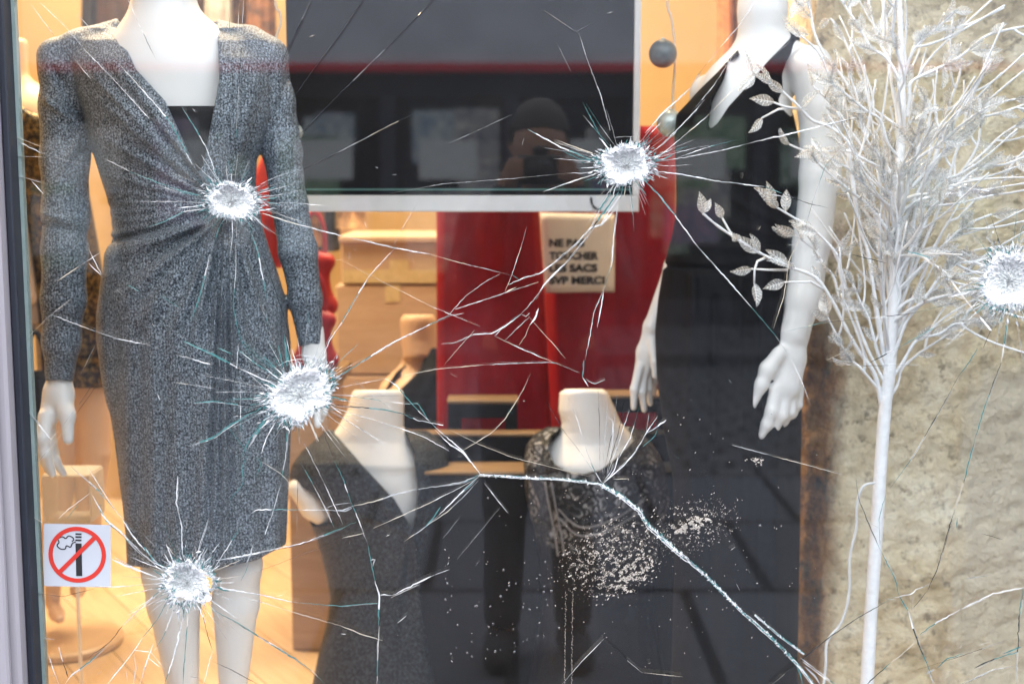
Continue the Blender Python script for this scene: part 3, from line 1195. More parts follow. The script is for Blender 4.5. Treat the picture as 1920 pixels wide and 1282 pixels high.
mb = MB()
for _, k, w, pts in lines[96:]: crack_mesh(mb, pts, w, k)
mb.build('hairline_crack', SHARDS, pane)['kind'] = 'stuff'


# ------------------------------------------------------------ hammer blows
def impact(cx, cy, r, seed, squash=1.0, tilt=0.0, nsp=70):
    rs = np.random.default_rng(seed)
    mb = MB()
    n = 64
    lob = [(k, rs.normal(0, 0.10 / k ** 0.6), rs.uniform(0, 6.28)) for k in range(2, 13)]
    out = lambda th: r * (1 + sum(a * math.cos(k * th + p) for k, a, p in lob))
    prof = [(1.0, 0.0012), (0.95, -0.001), (0.90, -0.0012), (0.84, 0.0), (0.78, 0.001), (0.72, 0.003), (0.66, 0.006), (0.60, 0.0085), (0.54, 0.0105), (0.48, 0.0118), (0.42, 0.0126), (0.36, 0.013), (0.30, 0.0134), (0.24, 0.0137), (0.18, 0.014), (0.12, 0.0142), (0.06, 0.0143), (0.0, 0.0144)]
    vs, fs = [], []
    for j, (q, dep) in enumerate(prof):
        for i in range(n):
            th = 2 * math.pi * i / n + 0.04 * rs.normal()
            rr = out(th) * q * (1 + 0.03 * rs.normal()) + (r * .035 * rs.normal() if q > 0 else 0)
            x, y = rr * math.cos(th), rr * math.sin(th) * squash
            y += r * 0.10 * (1 - q)
            vs.append(G(cx + x * math.cos(tilt) - y * math.sin(tilt), cy + x * math.sin(tilt) + y * math.cos(tilt), GY + dep * 0.85 - 0.0022 + 0.0009 * rs.normal() * (q > 0)))
    for j in range(len(prof) - 1):
        for i in range(n):
            i2 = (i + 1) % n
            fs.append((j * n + i, (j + 1) * n + i, (j + 1) * n + i2, j * n + i2))
    mb.add(vs, fs, 5)
    # crushed splinters round the crater
    for _ in range(1050):
        th = rs.uniform(0, 6.283)
        q = out(th) * (0.90 + abs(rs.normal(0, 0.16 + 0.10 * math.sin(th * 2 + seed))))
        ln = r * rs.uniform(0.05, 0.27)
        wd_ = ln * rs.uniform(0.05, 0.20)
        a = th + rs.normal(0, 0.42)
        c = np.array([cx + q * math.cos(th), cy + q * math.sin(th) * squash])
        t = np.array([math.cos(a), math.sin(a)]); nn = np.array([-t[1], t[0]])
        b0 = len(mb.v)
        for p in (c - t * ln * .5, c + nn * wd_, c + t * ln * .6, c - nn * wd_):
            mb.v.append(tuple(G(*p, GY - 0.0012 - rs.uniform(0, 0.0025))))
        mb.v.append(tuple(G(*c, GY + 0.004)))
        far = q / r
        mi = rs.choice([0, 1, 2, 3], p=[.62, .28, .08, .02] if far < 1.1 else [.28, .42, .24, .06])
        for f in ((b0, b0 + 1, b0 + 2, b0 + 3), (b0, b0 + 4, b0 + 1), (b0 + 1, b0 + 4, b0 + 2), (b0 + 2, b0 + 4, b0 + 3), (b0 + 3, b0 + 4, b0)):
            mb.f.append(f); mb.m.append(int(mi))
    # radial spikes
    for k in range(nsp):
        th = 2 * math.pi * (k + rs.uniform(-.45, .45)) / nsp
        r0 = out(th) * rs.uniform(0.86, 1.0)
        r1 = r0 + r * abs(rs.normal(0.3, 0.5))
        a = th + rs.normal(0, 0.07)
        p0 = (cx + r0 * math.cos(th), cy + r0 * math.sin(th) * squash)
        p1 = (cx + r1 * math.cos(a), cy + r1 * math.sin(a) * squash)
        crack_mesh(mb, [p0, ((p0[0] + p1[0]) / 2 + rs.normal(0, 1.2), (p0[1] + p1[1]) / 2 + rs.normal(0, 1.2)), p1], rs.uniform(1.2, 4.8), 'WWTTTG'[rs.integers(0, 6)])
    for k in range(34):                           # long hairlines
        th = rs.uniform(0, 6.283)
        r0, r1 = out(th) * .95, r * rs.uniform(1.5, 3.6)
        a = th + rs.normal(0, .05)
        p0 = (cx + r0 * math.cos(th), cy + r0 * math.sin(th) * squash); p1 = (cx + r1 * math.cos(a), cy + r1 * math.sin(a) * squash)
        crack_mesh(mb, [p0, ((p0[0] + p1[0]) / 2 + rs.normal(0, 1.5), (p0[1] + p1[1]) / 2 + rs.normal(0, 1.5)), p1], rs.uniform(.8, 1.7), 'WTGG'[rs.integers(0, 4)])
    # arcs of ring fracture
    for k in range(9):
        th0 = rs.uniform(0, 6.28); q = r * rs.uniform(1.05, 1.5); span = rs.uniform(.3, .9)
        pts = [(cx + q * math.cos(th0 + span * i / 6) + rs.normal(0, .6), cy + squash * q * math.sin(th0 + span * i / 6) + rs.normal(0, .6)) for i in range(7)]
        crack_mesh(mb, pts, rs.uniform(.8, 1.8), 'WGG'[rs.integers(0, 3)])
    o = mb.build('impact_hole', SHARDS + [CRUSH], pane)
    return o


for a in ((436, 376, 42, 1, 0.80, 0.35), (1173, 308, 45, 2, 0.80, 0.08), (563, 738, 53, 3, 0.92, 0.0), (352, 1091, 44, 4, 0.84, 0.7), (1893, 524, 52, 5, 0.98, 0.0)):
    impact(*a)

# stray glints and chips
mb = MB()
for k in range(90):
    cx, cy = random.uniform(80, 1900), random.uniform(60, 1270)
    a = random.uniform(0, 3.14); l = random.uniform(2, 9)
    crack_mesh(mb, [(cx, cy), (cx + l * math.cos(a), cy + l * math.sin(a)), (cx + 2 * l * math.cos(a), cy + 2 * l * math.sin(a))], random.uniform(.5, 1.4), random.choice('WWGO'))
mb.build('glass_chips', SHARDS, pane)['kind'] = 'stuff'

# dried mud splatter
def splatter():
    mb = MB()
    rs = np.random.default_rng(11)
    def speck(x, y, s, ang=None):
        n = rs.integers(5, 8)
        a0 = rs.uniform(0, 6.28) if ang is None else ang
        el = rs.uniform(1, 2.6)
        top, base = [], []
        for i in range(n):
            th = 2 * math.pi * i / n
            u, v = s * el * math.cos(th) * rs.uniform(.6, 1.2), s * math.sin(th) * rs.uniform(.6, 1.2)
            q = (x + u * math.cos(a0) - v * math.sin(a0), y + u * math.sin(a0) + v * math.cos(a0))
            base.append(G(*q, GY - 0.0002))
            top.append(G(x + (q[0] - x) * .6, y + (q[1] - y) * .6, GY - 0.0008))
        fs = [tuple(range(n, 2 * n))] + [(i, (i + 1) % n, n + (i + 1) % n, n + i) for i in range(n)]
        mb.add(base + top, fs)
    def blob(cx, cy, rx, ry, rot, n, ring, smin, smax):
        for _ in range(n):
            th = rs.uniform(0, 6.28)
            q = np.clip(rs.normal(ring, 0.26), 0, 1.25)
            u, v = rx * q * math.cos(th), ry * q * math.sin(th)
            x, y = cx + u * math.cos(rot) - v * math.sin(rot), cy + u * math.sin(rot) + v * math.cos(rot)
            from mathutils import noise as mn
            if mn.noise(Vector((x / 8, y / 8, 3))) < 0.0: continue
            speck(x, y, rs.uniform(smin, smax) * (0.34 + rs.random() ** 5 * 1.4), rot + rs.normal(0, .5))
    blob(1145, 1040, 100, 68, -0.45, 6500, 0.60, 0.35, 1.0)
    blob(1175, 1078, 75, 34, -0.5, 2600, 0.5, 0.4, 1.15)
    blob(1300, 985, 72, 46, -0.25, 2200, 0.72, 0.3, 0.75)
    blob(1292, 985, 46, 17, -0.35, 1300, 0.45, 0.6, 1.5)
    for _ in range(240):
        speck(1200 + rs.normal(0, 150), 1010 + rs.normal(0, 100), rs.uniform(.3, .9))
    for _ in range(40): speck(1417 + rs.normal(0, 9), 864 + rs.normal(0, 4), rs.uniform(.4, 1.3), 0.2)
    for x0 in (1061, 1074):
        for y in np.arange(1108, 1290, 1.6):
            if rs.random() < .8: speck(x0 + (1285 - y) * 0.02 * 0 - (y - 1108) * 0.012 + rs.normal(0, .7), y, rs.uniform(.3, .65), 1.57)
    mb.build('dried_splatter', MUD, pane)
splatter()

# rain drops
DROP = clear('rain_drop', (0.93, 0.95, 0.95), 1.33, 0.12, 0.03, (0.8, 0.8, 0.8), 0.1)
def drops():
    rs = np.random.default_rng(5)
    n = 12
    vs, fs = [], []
    for j, (q, h) in enumerate(((1, 0), (.92, .45), (.62, .8), (0.2, .95))):
        for i in range(n):
            th = 2 * math.pi * i / n
            vs.append((q * math.cos(th), -h * 0.55, q * math.sin(th)))
    for j in range(3):
        for i in range(n): fs.append((j * n + i, j * n + (i + 1) % n, (j + 1) * n + (i + 1) % n, (j + 1) * n + i))
    fs.append(tuple(range(3 * n, 4 * n)))
    first = None
    for k in range(72):
        x, y = (rs.uniform(835, 1050), rs.uniform(1050, 1225)) if k < 60 else (rs.uniform(840, 1500), rs.uniform(700, 1270))
        if first is None:
            o = first = obj('rain_drop', vs, fs, DROP, pane, True)
            first.data.transform(Matrix.Translation(world_org(pane)))
        else:
            o = first.copy(); COL.objects.link(o)
        s = rs.uniform(0.7, 2.6) * GM
        o.location = G(x, y, GY - 0.0001) - world_org(pane)
        o.scale = (s, s, s * rs.uniform(1, 1.2))
drops()


# ------------------------------------------------------------ no-vaping sticker
def sticker():
    c = G(145, 1041, GY - 0.0004)
    st = thing('window_sticker', c, 'square white no vaping sticker with red ring on the window by the frame', 'sticker')
    S = 0.0478
    rot = R(2.2)
    y = c.y
    def tr(u, v):
        return (c.x + S * (u * math.cos(rot) + v * math.sin(rot)), c.z + S * (-u * math.sin(rot) * 0.6 + v * math.cos(rot)) )
    def poly(pts, k, mb=None, mi=0):
        mb = mb or MB()
        mb.prism([tr(*p) for p in pts], y - 0.00025 * k, y - 0.00025 * (k - 1) - (0.00002 if k > 1 else 0), mi)
        return mb
    rr = []
    for sx, sy, a0 in ((1, -1, -90), (1, 1, 0), (-1, 1, 90), (-1, -1, 180)):
        for i in range(5):
            a = R(a0 + 90 * i / 4)
            rr.append((sx * 0.94 + 0.06 * math.cos(a), sy * 0.90 + 0.06 * math.sin(a)))
    poly(rr, 1).build('backing', mat('glossy_white_vinyl', (0.56, 0.58, 0.63), 0.2, scale=3), st)
    red = mat('red_vinyl_print', (0.66, 0.045, 0.03), 0.3, scale=3)
    # ring, centre slightly right of the middle
    cx, cy, ro, ri = 0.0, 0.03, 0.86, 0.73
    mb = MB(); n = 48
    for i in range(n):
        a, b = 2 * math.pi * i / n, 2 * math.pi * (i + 1) / n
        q = [(cx + ro * math.cos(a), cy + ro * math.sin(a)), (cx + ro * math.cos(b), cy + ro * math.sin(b)), (cx + ri * math.cos(b), cy + ri * math.sin(b)), (cx + ri * math.cos(a), cy + ri * math.sin(a))]
        vs = [(x_, y - 0.0007, z_) for x_, z_ in (tr(*p) for p in q)]
        mb.add(vs, [(0, 1, 2, 3)])
    mb.build('ring', red, st)
    a = R(46); hw = 0.065; L = 0.76
    t = (math.cos(a), math.sin(a)); nn = (-t[1], t[0])
    poly([(cx - t[0] * L - nn[0] * hw, cy - t[1] * L - nn[1] * hw), (cx + t[0] * L - nn[0] * hw, cy + t[1] * L - nn[1] * hw), (cx + t[0] * L + nn[0] * hw, cy + t[1] * L + nn[1] * hw), (cx - t[0] * L + nn[0] * hw, cy - t[1] * L + nn[1] * hw)], 4).build('slash', red, st)
    mb = MB()
    poly([(-0.05, 0.38), (0.13, 0.38), (0.15, -0.62), (-0.03, -0.62)], 3, mb)
    for v in (0.45, 0.55, 0.64):
        poly([(-0.05, v), (0.13, v), (0.13, v + 0.05), (-0.05, v + 0.05)], 3, mb)
    mb.build('vape_pictogram', INK, st)
    mb = MB()
    path = [(-0.04, .42), (-.14, .38), (-.2, .26), (-.32, .3), (-.36, .2), (-.5, .2), (-.6, .3), (-.54, .4), (-.57, .5), (-.44, .57), (-.34, .52), (-.26, .6), (-.14, .56), (-.1, .48), (-.16, .44)]
    pts = smooth_path([(u, v, 0) for u, v in path], 5)
    for p, q in zip(pts[:-1], pts[1:]):
        d = Vector((q.x - p.x, q.y - p.y)); 
        if d.length < 1e-6: continue
        d.normalize(); m_ = Vector((-d.y, d.x)) * 0.018
        vs = [(x_, y - 0.0006, z_) for x_, z_ in (tr(p.x - m_.x, p.y - m_.y), tr(q.x - m_.x, q.y - m_.y), tr(q.x + m_.x, q.y + m_.y), tr(p.x + m_.x, p.y + m_.y))]
        mb.add(vs, [(0, 1, 2, 3)])
    mb.build('vapour_cloud', INK, st)
sticker()

# ------------------------------------------------------------ mannequins
def bbox(px0, py0, px1, py1, d, th):
    a = [P(px0, py0, d), P(px1, py0, d), P(px0, py1, d), P(px1, py1, d)]
    return ((min(p.x for p in a) - .01, d - th, min(p.z for p in a) - .01), (max(p.x for p in a) + .01, d + th, max(p.z for p in a) + .01))


def base_of(px, py, d):
    p = P(px, py, d)
    return (p.x, p.y, FZ)


# --- grey lurex dress, front left
def mannequin_front():
    d = 2.27
    t = thing('dressed_mannequin', base_of(360, 1000, d), 'white mannequin in a grey glittery long sleeved wrap dress just behind the broken glass', 'mannequin')
    B = Field(*bbox(50, -70, 640, 1290, d, .15), .003)
    B.chain([(306, -70, d + .01, 54), (307, 0, d + .01, 55), (308, 42, d + .015, 60)], .01)
    B.chain([(300, 48, d + .02, 38), (250, 84, d + .03, 14)], .03)
    B.chain([(318, 48, d + .02, 38), (385, 86, d + .03, 14)], .03)
    B.ball(P(322, 150, d), (.125, .083, .115), .03)
    B.ball(P(320, 240, d), (.12, .085, .09), .03)
    B.chain([(292, 84, d - .052, 5), (255, 76, d - .04, 5)], .02)
    B.chain([(335, 84, d - .052, 5), (385, 76, d - .04, 5)], .02)
    B.chain([(325, 240, d, 100), (345, 420, d, 90), (360, 640, d, 120), (370, 900, d, 60)], .03, .7)
    B.chain([(190, 120, d + .04, 10), (128, 180, d + .03, 10), (121, 300, d, 16), (121, 470, d - .02, 24), (112, 700, d - .01, 20)], .01)
    B.chain([(430, 115, d + .04, 10), (531, 290, d + .01, 16), (559, 470, d, 20), (586, 640, d, 18)], .01)
    # legs and the inner trunk, then the two hands, joined into the one body
    B.chain([(318, 900, d, 62), (322, 1070, d - .005, 56), (326, 1130, d, 50), (344, 1290, d + .01, 30)], .01)
    B.chain([(432, 900, d, 58), (444, 1060, d - .005, 47), (442, 1130, d, 44), (437, 1290, d + .01, 27)], .01)
    B.chain([(112, 690, d, 23), (112, 735, d - .01, 25)], .008, .75)
    B.chain([(106, 738, d - .01, 26), (92, 782, d - .02, 19)], .012, .7)
    B.chain([(114, 742, d - .01, 24), (126, 778, d - .03, 14), (128, 824, d - .04, 10)], .010)
    B.chain([(86, 780, d - .03, 15), (80, 822, d - .045, 13), (84, 850, d - .045, 11), (98, 888, d - .03, 8)], .007)
    B.chain([(92, 785, d - .015, 13), (90, 830, d - .02, 12), (102, 862, d - .012, 10), (119, 888, d + .0, 7)], .006)
    B.chain([(84, 785, d + .0, 12), (76, 835, d + .005, 11), (82, 862, d + .02, 9), (90, 884, d + .03, 6)], .006)
    B.chain([(94, 785, d + .012, 11), (96, 830, d + .02, 10), (106, 852, d + .03, 7)], .006)
    B.chain([(586, 620, d, 21), (588, 665, d, 22)], .008, .8)
    B.chain([(590, 665, d, 20), (598, 712, d, 17)], .01, .7)
    B.chain([(604, 690, d + .01, 11), (612, 735, d + .0, 9), (608, 775, d - .01, 7)], .007)
    B.chain([(584, 690, d - .015, 12), (577, 735, d - .03, 9), (579, 772, d - .035, 7)], .007)
    B.chain([(594, 720, d - .01, 11), (594, 765, d - .02, 9), (596, 797, d - .025, 7)], .006)
    B.chain([(602, 722, d + .012, 10), (604, 760, d + .012, 8), (602, 788, d + .0, 6)], .006)
    B.build('body', WHITE, t, 1)

    D = Field(*bbox(62, 18, 618, 1085, d, .17), .0031)
    D.profile([(56, 165, 455, d + .02, .05), (75, 128, 492, d + .015, .075), (110, 130, 505, d, .09), (160, 138, 512, d, .103), (215, 150, 512, d, .112), (260, 166, 498, d, .114), (300, 178, 482, d, .106),
               (345, 192, 480, d, .098), (390, 207, 486, d, .093), (430, 212, 494, d, .093), (455, 205, 502, d, .097), (520, 190, 523, d, .108), (590, 180, 539, d, .116), (640, 180, 545, d, .118),
               (700, 190, 546, d, .116), (770, 205, 546, d, .112), (830, 215, 545, d, .108), (920, 226, 541, d, .102), (1000, 237, 538, d, .098), (1068, 241, 532, d, .096)], 0)
    # shoulders and sleeves
    D.chain([(226, 62, d + .022, 26), (150, 90, d + .02, 31), (106, 107, d + .015, 31)], .012, 1.25)
    D.chain([(106, 107, d + .015, 31), (112, 130, d + .015, 36)], .012, 1.25)
    D.chain([(112, 130, d + .015, 36), (118, 200, d + .01, 41), (121, 300, d - .0, 42), (124, 400, d - .012, 42)], .012, 1.1)
    D.chain([(124, 400, d - .012, 42), (121, 470, d - .022, 41), (119, 560, d - .025, 40), (115, 640, d - .018, 34), (111, 716, d - .01, 25)], .012, .95)
    D.chain([(400, 62, d + .022, 26), (470, 88, d + .02, 30), (503, 108, d + .018, 35)], .02, 1.25)
    D.chain([(503, 108, d + .018, 35), (516, 190, d + .015, 35), (531, 290, d + .012, 35), (541, 380, d + .005, 33)], .01, 1.1)
    D.chain([(541, 380, d + .005, 33), (559, 470, d, 35), (573, 560, d, 30), (584, 650, d, 23)], .01, 1.0)
    # soft folds gathered into the knot at the waist
    K = (425, 385)
    seg = []
    for (x, y, w, h) in ((160, 130, 9, .006), (215, 120, 8, .006), (262, 160, 8, .007), (190, 190, 9, .006), (185, 255, 9, .005), (300, 230, 6, .005), (210, 400, 6, .0035), (212, 420, 6, .004), (212, 440, 6, .004), (205, 380, 6, .003), (210, 360, 6, .003), (200, 330, 7, .004)):
        seg.append((K[0] - 8, K[1], x, y, w * .75, h))
    for (x, y, w, h) in ((445, 120, 10, .004), (480, 150, 8, .004), (420, 180, 7, .003)):
        seg.append((K[0] + 5, K[1] - 20, x, y, w, h))
    for (x, y, w, h) in ((205, 480, 11, .010), (225, 560, 12, .011), (268, 600, 11, .012), (320, 640, 8, .010), (350, 700, 8, .010)):
        seg.append((K[0] - 12, K[1] + 22, x, y, w, h))
    for (x, y, w, h) in ((372, 1060, 8, .009), (398, 1060, 6, .009), (420, 1050, 7, .011), (446, 1000, 7, .010), (470, 760, 9, .009), (505, 640, 10, .009), (528, 570, 10, .007)):
        seg.append((K[0] + (x - K[0]) * .12, K[1] + 30, x, y, w, h))
    for (x, y, w, h) in ((385, 1060, 5, -.008), (410, 1060, 4, -.008), (433, 1040, 5, -.008), (300, 560, 7, -.007), (245, 520, 8, -.006)):
        seg.append((K[0] + (x - K[0]) * .15, K[1] + 30, x, y, w, h))
    rd = ridges(seg)
    sl = ridges([(85, 190, 165, 240, 9, .006), (155, 225, 95, 160, 12, -.006), (145, 265, 100, 360, 7, .006), (160, 280, 110, 330, 8, -.005), (80, 400, 160, 425, 8, .006), (85, 420, 160, 440, 8, -.007),
                 (520, 300, 560, 240, 8, .005), (525, 330, 572, 300, 8, -.005), (530, 400, 580, 380, 8, .005), (100, 128, 150, 215, 10, -.007), (545, 120, 520, 220, 8, -.006)])
    D.displace(lambda X, Y, Z: np.where(Z < d + .03, 1.9 * rd(X, Y, Z) + 1.15 * sl(X, Y, Z), 0))
    D.displace(lambda X, Y, Z: np.where((Y > 455) & (X > 185) & (X < 545) & (Z < d), .0022 * np.sin(X / 7.3) * np.clip((Y - 455) / 200, 0, 1), 0))
    D.displace(lambda X, Y, Z: -0.010 * np.exp(-((Y - 452 + (X - 205) * .22) / 5) ** 2) * np.clip((400 - X) / 150, 0, 1) * (X > 175) * (Z < d + .02))
    # neckline, the gap under the arms, hem
    D.cut_poly([(222, 10), (222, 38), (228, 70), (255, 130), (310, 190), (340, 255), (372, 326), (385, 290), (400, 210), (411, 150), (407, 48), (405, 10)], d, d + .035)
    D.cut_poly([(225, 1090), (238, 1060), (320, 1069), (400, 1068), (480, 1050), (540, 1018), (560, 1090)], d, d + .4)
    D.cut_poly([(60, 780), (70, 716), (112, 712), (150, 718), (150, 780)], d, d + .4)
    D.cut_poly([(552, 760), (552, 652), (584, 644), (612, 650), (612, 760)], d, d + .4)
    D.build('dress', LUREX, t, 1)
    # black camisole in the V of the neckline
    cp = [(300, 199), (420, 199), (412, 260), (395, 330), (360, 330), (335, 270)]
    V_, F_ = [], []
    n = 13
    for j in range(n):
        v = j / (n - 1)
        for i in range(n):
            u = i / (n - 1)
            px = (304 + 52 * v) * (1 - u) + (417 - 38 * v) * u
            py = 199 + 140 * v
            V_.append(P(px, py, d - .0905 - .012 * math.sin(math.pi * u) + .0 * v))
    for j in range(n - 1):
        for i in range(n - 1): F_.append((j * n + i, j * n + i + 1, j * n + n + i + 1, j * n + n + i))
    o = obj('camisole', V_, F_, CAMI, t, True)
    sm = o.modifiers.new('thick', 'SOLIDIFY'); sm.thickness = 0.002; sm.offset = -1


mannequin_front()


# --- black sleeveless dress with deep neckline, right
def mannequin_right():
    d = 2.45
    t = thing('dressed_mannequin', base_of(1370, 1100, d), 'headless white mannequin in a long black sleeveless dress beside the stone pillar', 'mannequin')
    B = Field(*bbox(1165, -60, 1595, 840, d + .02, .2), .003)
    B.chain([(1432, -70, d, 44), (1430, 20, d, 44), (1426, 100, d + .005, 42)], .01)
    B.chain([(1428, 104, d + .015, 36), (1360, 162, d + .045, 24), (1322, 182, d + .05, 26)], .03)
    B.chain([(1440, 100, d + .01, 40), (1512, 130, d - .02, 40)], .03)
    B.ball(P(1395, 200, d), (.085, .075, .10), .03)
    B.ball(P(1390, 290, d), (.095, .08, .10), .03)
    e = d - .06
    B.chain([(1520, 126, e, 40), (1541, 200, e, 42), (1537, 330, e, 36), (1523, 450, e - .01, 34), (1507, 560, e - .025, 33), (1489, 625, e - .035, 27)], .012)
    e2 = e - .035
    B.chain([(1489, 625, e2, 26), (1482, 672, e2 - .005, 28), (1474, 722, e2 - .01, 30)], .012, .62)
    B.chain([(1462, 662, e2 - .015, 15), (1440, 692, e2 - .02, 15), (1427, 722, e2 - .022, 12), (1408, 763, e2 - .02, 8)], .010)
    B.chain([(1455, 730, e2 - .012, 15), (1448, 770, e2 - .02, 13), (1438, 795, e2 - .018, 11), (1428, 816, e2 - .014, 8)], .006)
    B.chain([(1472, 738, e2 - .008, 14), (1466, 778, e2 - .018, 12), (1452, 800, e2 - .01, 10), (1441, 812, e2 - .0, 8)], .005)
    B.chain([(1486, 738, e2 + .0, 13), (1481, 772, e2 - .008, 11), (1469, 790, e2 + .004, 9), (1458, 800, e2 + .014, 7)], .005)
    B.chain([(1497, 730, e2 + .01, 11), (1496, 758, e2 + .004, 9), (1486, 776, e2 + .014, 8), (1474, 786, e2 + .02, 6)], .005)
    q = d + .13
    B.chain([(1325, 172, q - .07, 30), (1314, 300, q - .02, 20), (1291, 410, q, 18), (1264, 500, q, 18), (1223, 612, q - .01, 16)], .01)
    B.chain([(1222, 612, q - .01, 15), (1212, 660, q - .01, 18), (1206, 690, q - .01, 17)], .01, .6)
    B.chain([(1199, 688, q - .02, 9), (1189, 730, q - .03, 8), (1188, 764, q - .025, 6)], .005)
    B.chain([(1207, 694, q - .012, 9), (1204, 735, q - .02, 8), (1208, 768, q - .012, 6)], .005)
    B.chain([(1216, 690, q, 9), (1216, 728, q - .006, 8), (1219, 756, q + .002, 6)], .005)
    B.chain([(1222, 682, q + .012, 8), (1226, 715, q + .01, 7), (1226, 738, q + .016, 5)], .005)
    B.chain([(1222, 640, q - .02, 9), (1228, 680, q - .035, 8), (1228, 705, q - .04, 6)], .006)
    B.build('body', WHITE, t, 1)
    D = Field(*bbox(1150, 52, 1545, 1330, d, .2), .0042)
    D.profile([(58, 1392, 1500, d + .02, .05), (75, 1386, 1500, d + .01, .07), (110, 1362, 1496, d, .085), (150, 1326, 1482, d, .095), (190, 1292, 1478, d, .10), (215, 1268, 1488, d, .105), (260, 1264, 1498, d, .11),
               (330, 1268, 1503, d, .108), (400, 1268, 1503, d, .105), (450, 1258, 1503, d, .108), (500, 1244, 1503, d, .115), (560, 1234, 1503, d, .125), (620, 1228, 1503, d, .13), (700, 1231, 1503, d, .13), (800, 1243, 1503, d, .132), (900, 1262, 1501, d, .132), (1000, 1266, 1500, d, .135), (1330, 1258, 1494, d, .14)], 0)
    rd = ridges([(1480, 430, 1290, 330, 9, .006), (1490, 450, 1280, 400, 8, .005), (1490, 470, 1270, 460, 8, .006), (1480, 390, 1330, 290, 8, .005), (1240, 498, 1500, 515, 6, -.008), (1300, 520, 1285, 1300, 18, .012), (1390, 520, 1380, 1300, 20, .014), (1460, 520, 1450, 1300, 16, .012), (1340, 560, 1330, 1300, 12, -.01), (1425, 560, 1420, 1300, 12, -.01)])
    D.displace(rd)
    D.cut_poly([(1370, 40), (1387, 104), (1366, 118), (1357, 150), (1336, 190), (1327, 246), (1345, 232), (1366, 200), (1400, 163), (1440, 115), (1482, 72), (1482, 40)], d, d + .03)
    D.cut_poly([(1502, 60), (1502, 84), (1476, 112), (1466, 140), (1469, 180), (1496, 222), (1560, 250), (1560, 60)], d, d + .3)
    D.cut_poly([(1260, 40), (1388, 60), (1384, 92), (1330, 150), (1272, 208), (1240, 215)], d, d + .3)
    D.build('dress', BLACK, t, 1)


mannequin_right()


# --- torso form in a charcoal V-neck, centre
def bust_vneck():
    d = 2.9
    t = thing('torso_form', base_of(720, 1100, d), 'headless white torso form in a charcoal sparkly V-neck dress at the bottom centre', 'mannequin')
    B = Field(*bbox(535, 725, 845, 1010, d, .16), .003)
    B.profile([(731, 664, 754, d, .052), (738, 659, 757, d, .056), (770, 651, 757, d, .058), (800, 634, 757, d + .005, .06), (830, 612, 772, d + .01, .064), (872, 580, 812, d + .018, .088)], 0)
    B.chain([(690, 846, d + .02, 34), (600, 880, d + .02, 26)], .03)
    B.chain([(725, 846, d + .02, 34), (812, 872, d + .02, 24)], .03)
    B.ball(P(706, 925, d), (.125, .088, .12), .03)
    B.chain([(560, 915, d - .03, 20), (590, 948, d - .03, 27), (602, 962, d - .03, 22)], .01)
    B.build('body', WHITE, t, 2)
    D = Field(*bbox(530, 795, 860, 1300, d, .19), .0036)
    D.profile([(806, 612, 800, d + .02, .055), (825, 590, 828, d + .015, .075), (845, 566, 838, d + .01, .09), (870, 548, 842, d, .10), (892, 541, 847, d, .106), (930, 556, 850, d, .114), (960, 572, 850, d, .115), (1000, 590, 838, d, .108), (1080, 612, 825, d, .092),
               (1120, 619, 824, d, .09), (1160, 614, 828, d, .095), (1220, 598, 836, d, .105), (1310, 580, 850, d, .12)], 0)
    rd = ridges([(775, 1000, 650, 860, 10, .008), (775, 1000, 690, 900, 7, -.006), (770, 1005, 800, 880, 9, .006), (765, 1010, 700, 1280, 14, .008), (775, 1010, 800, 1280, 12, .008), (770, 1020, 745, 1280, 9, -.007), (765, 1000, 620, 940, 9, .005)])
    D.displace(rd)
    D.cut_poly([(618, 780), (627, 811), (680, 872), (740, 936), (773, 993), (780, 960), (783, 920), (776, 850), (756, 800), (752, 780)], d, d + .03)
    D.cut_poly([(520, 905), (545, 906), (590, 925), (618, 960), (616, 982), (585, 985), (560, 950), (520, 960)], d, d - .02)
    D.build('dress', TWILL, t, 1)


bust_vneck()


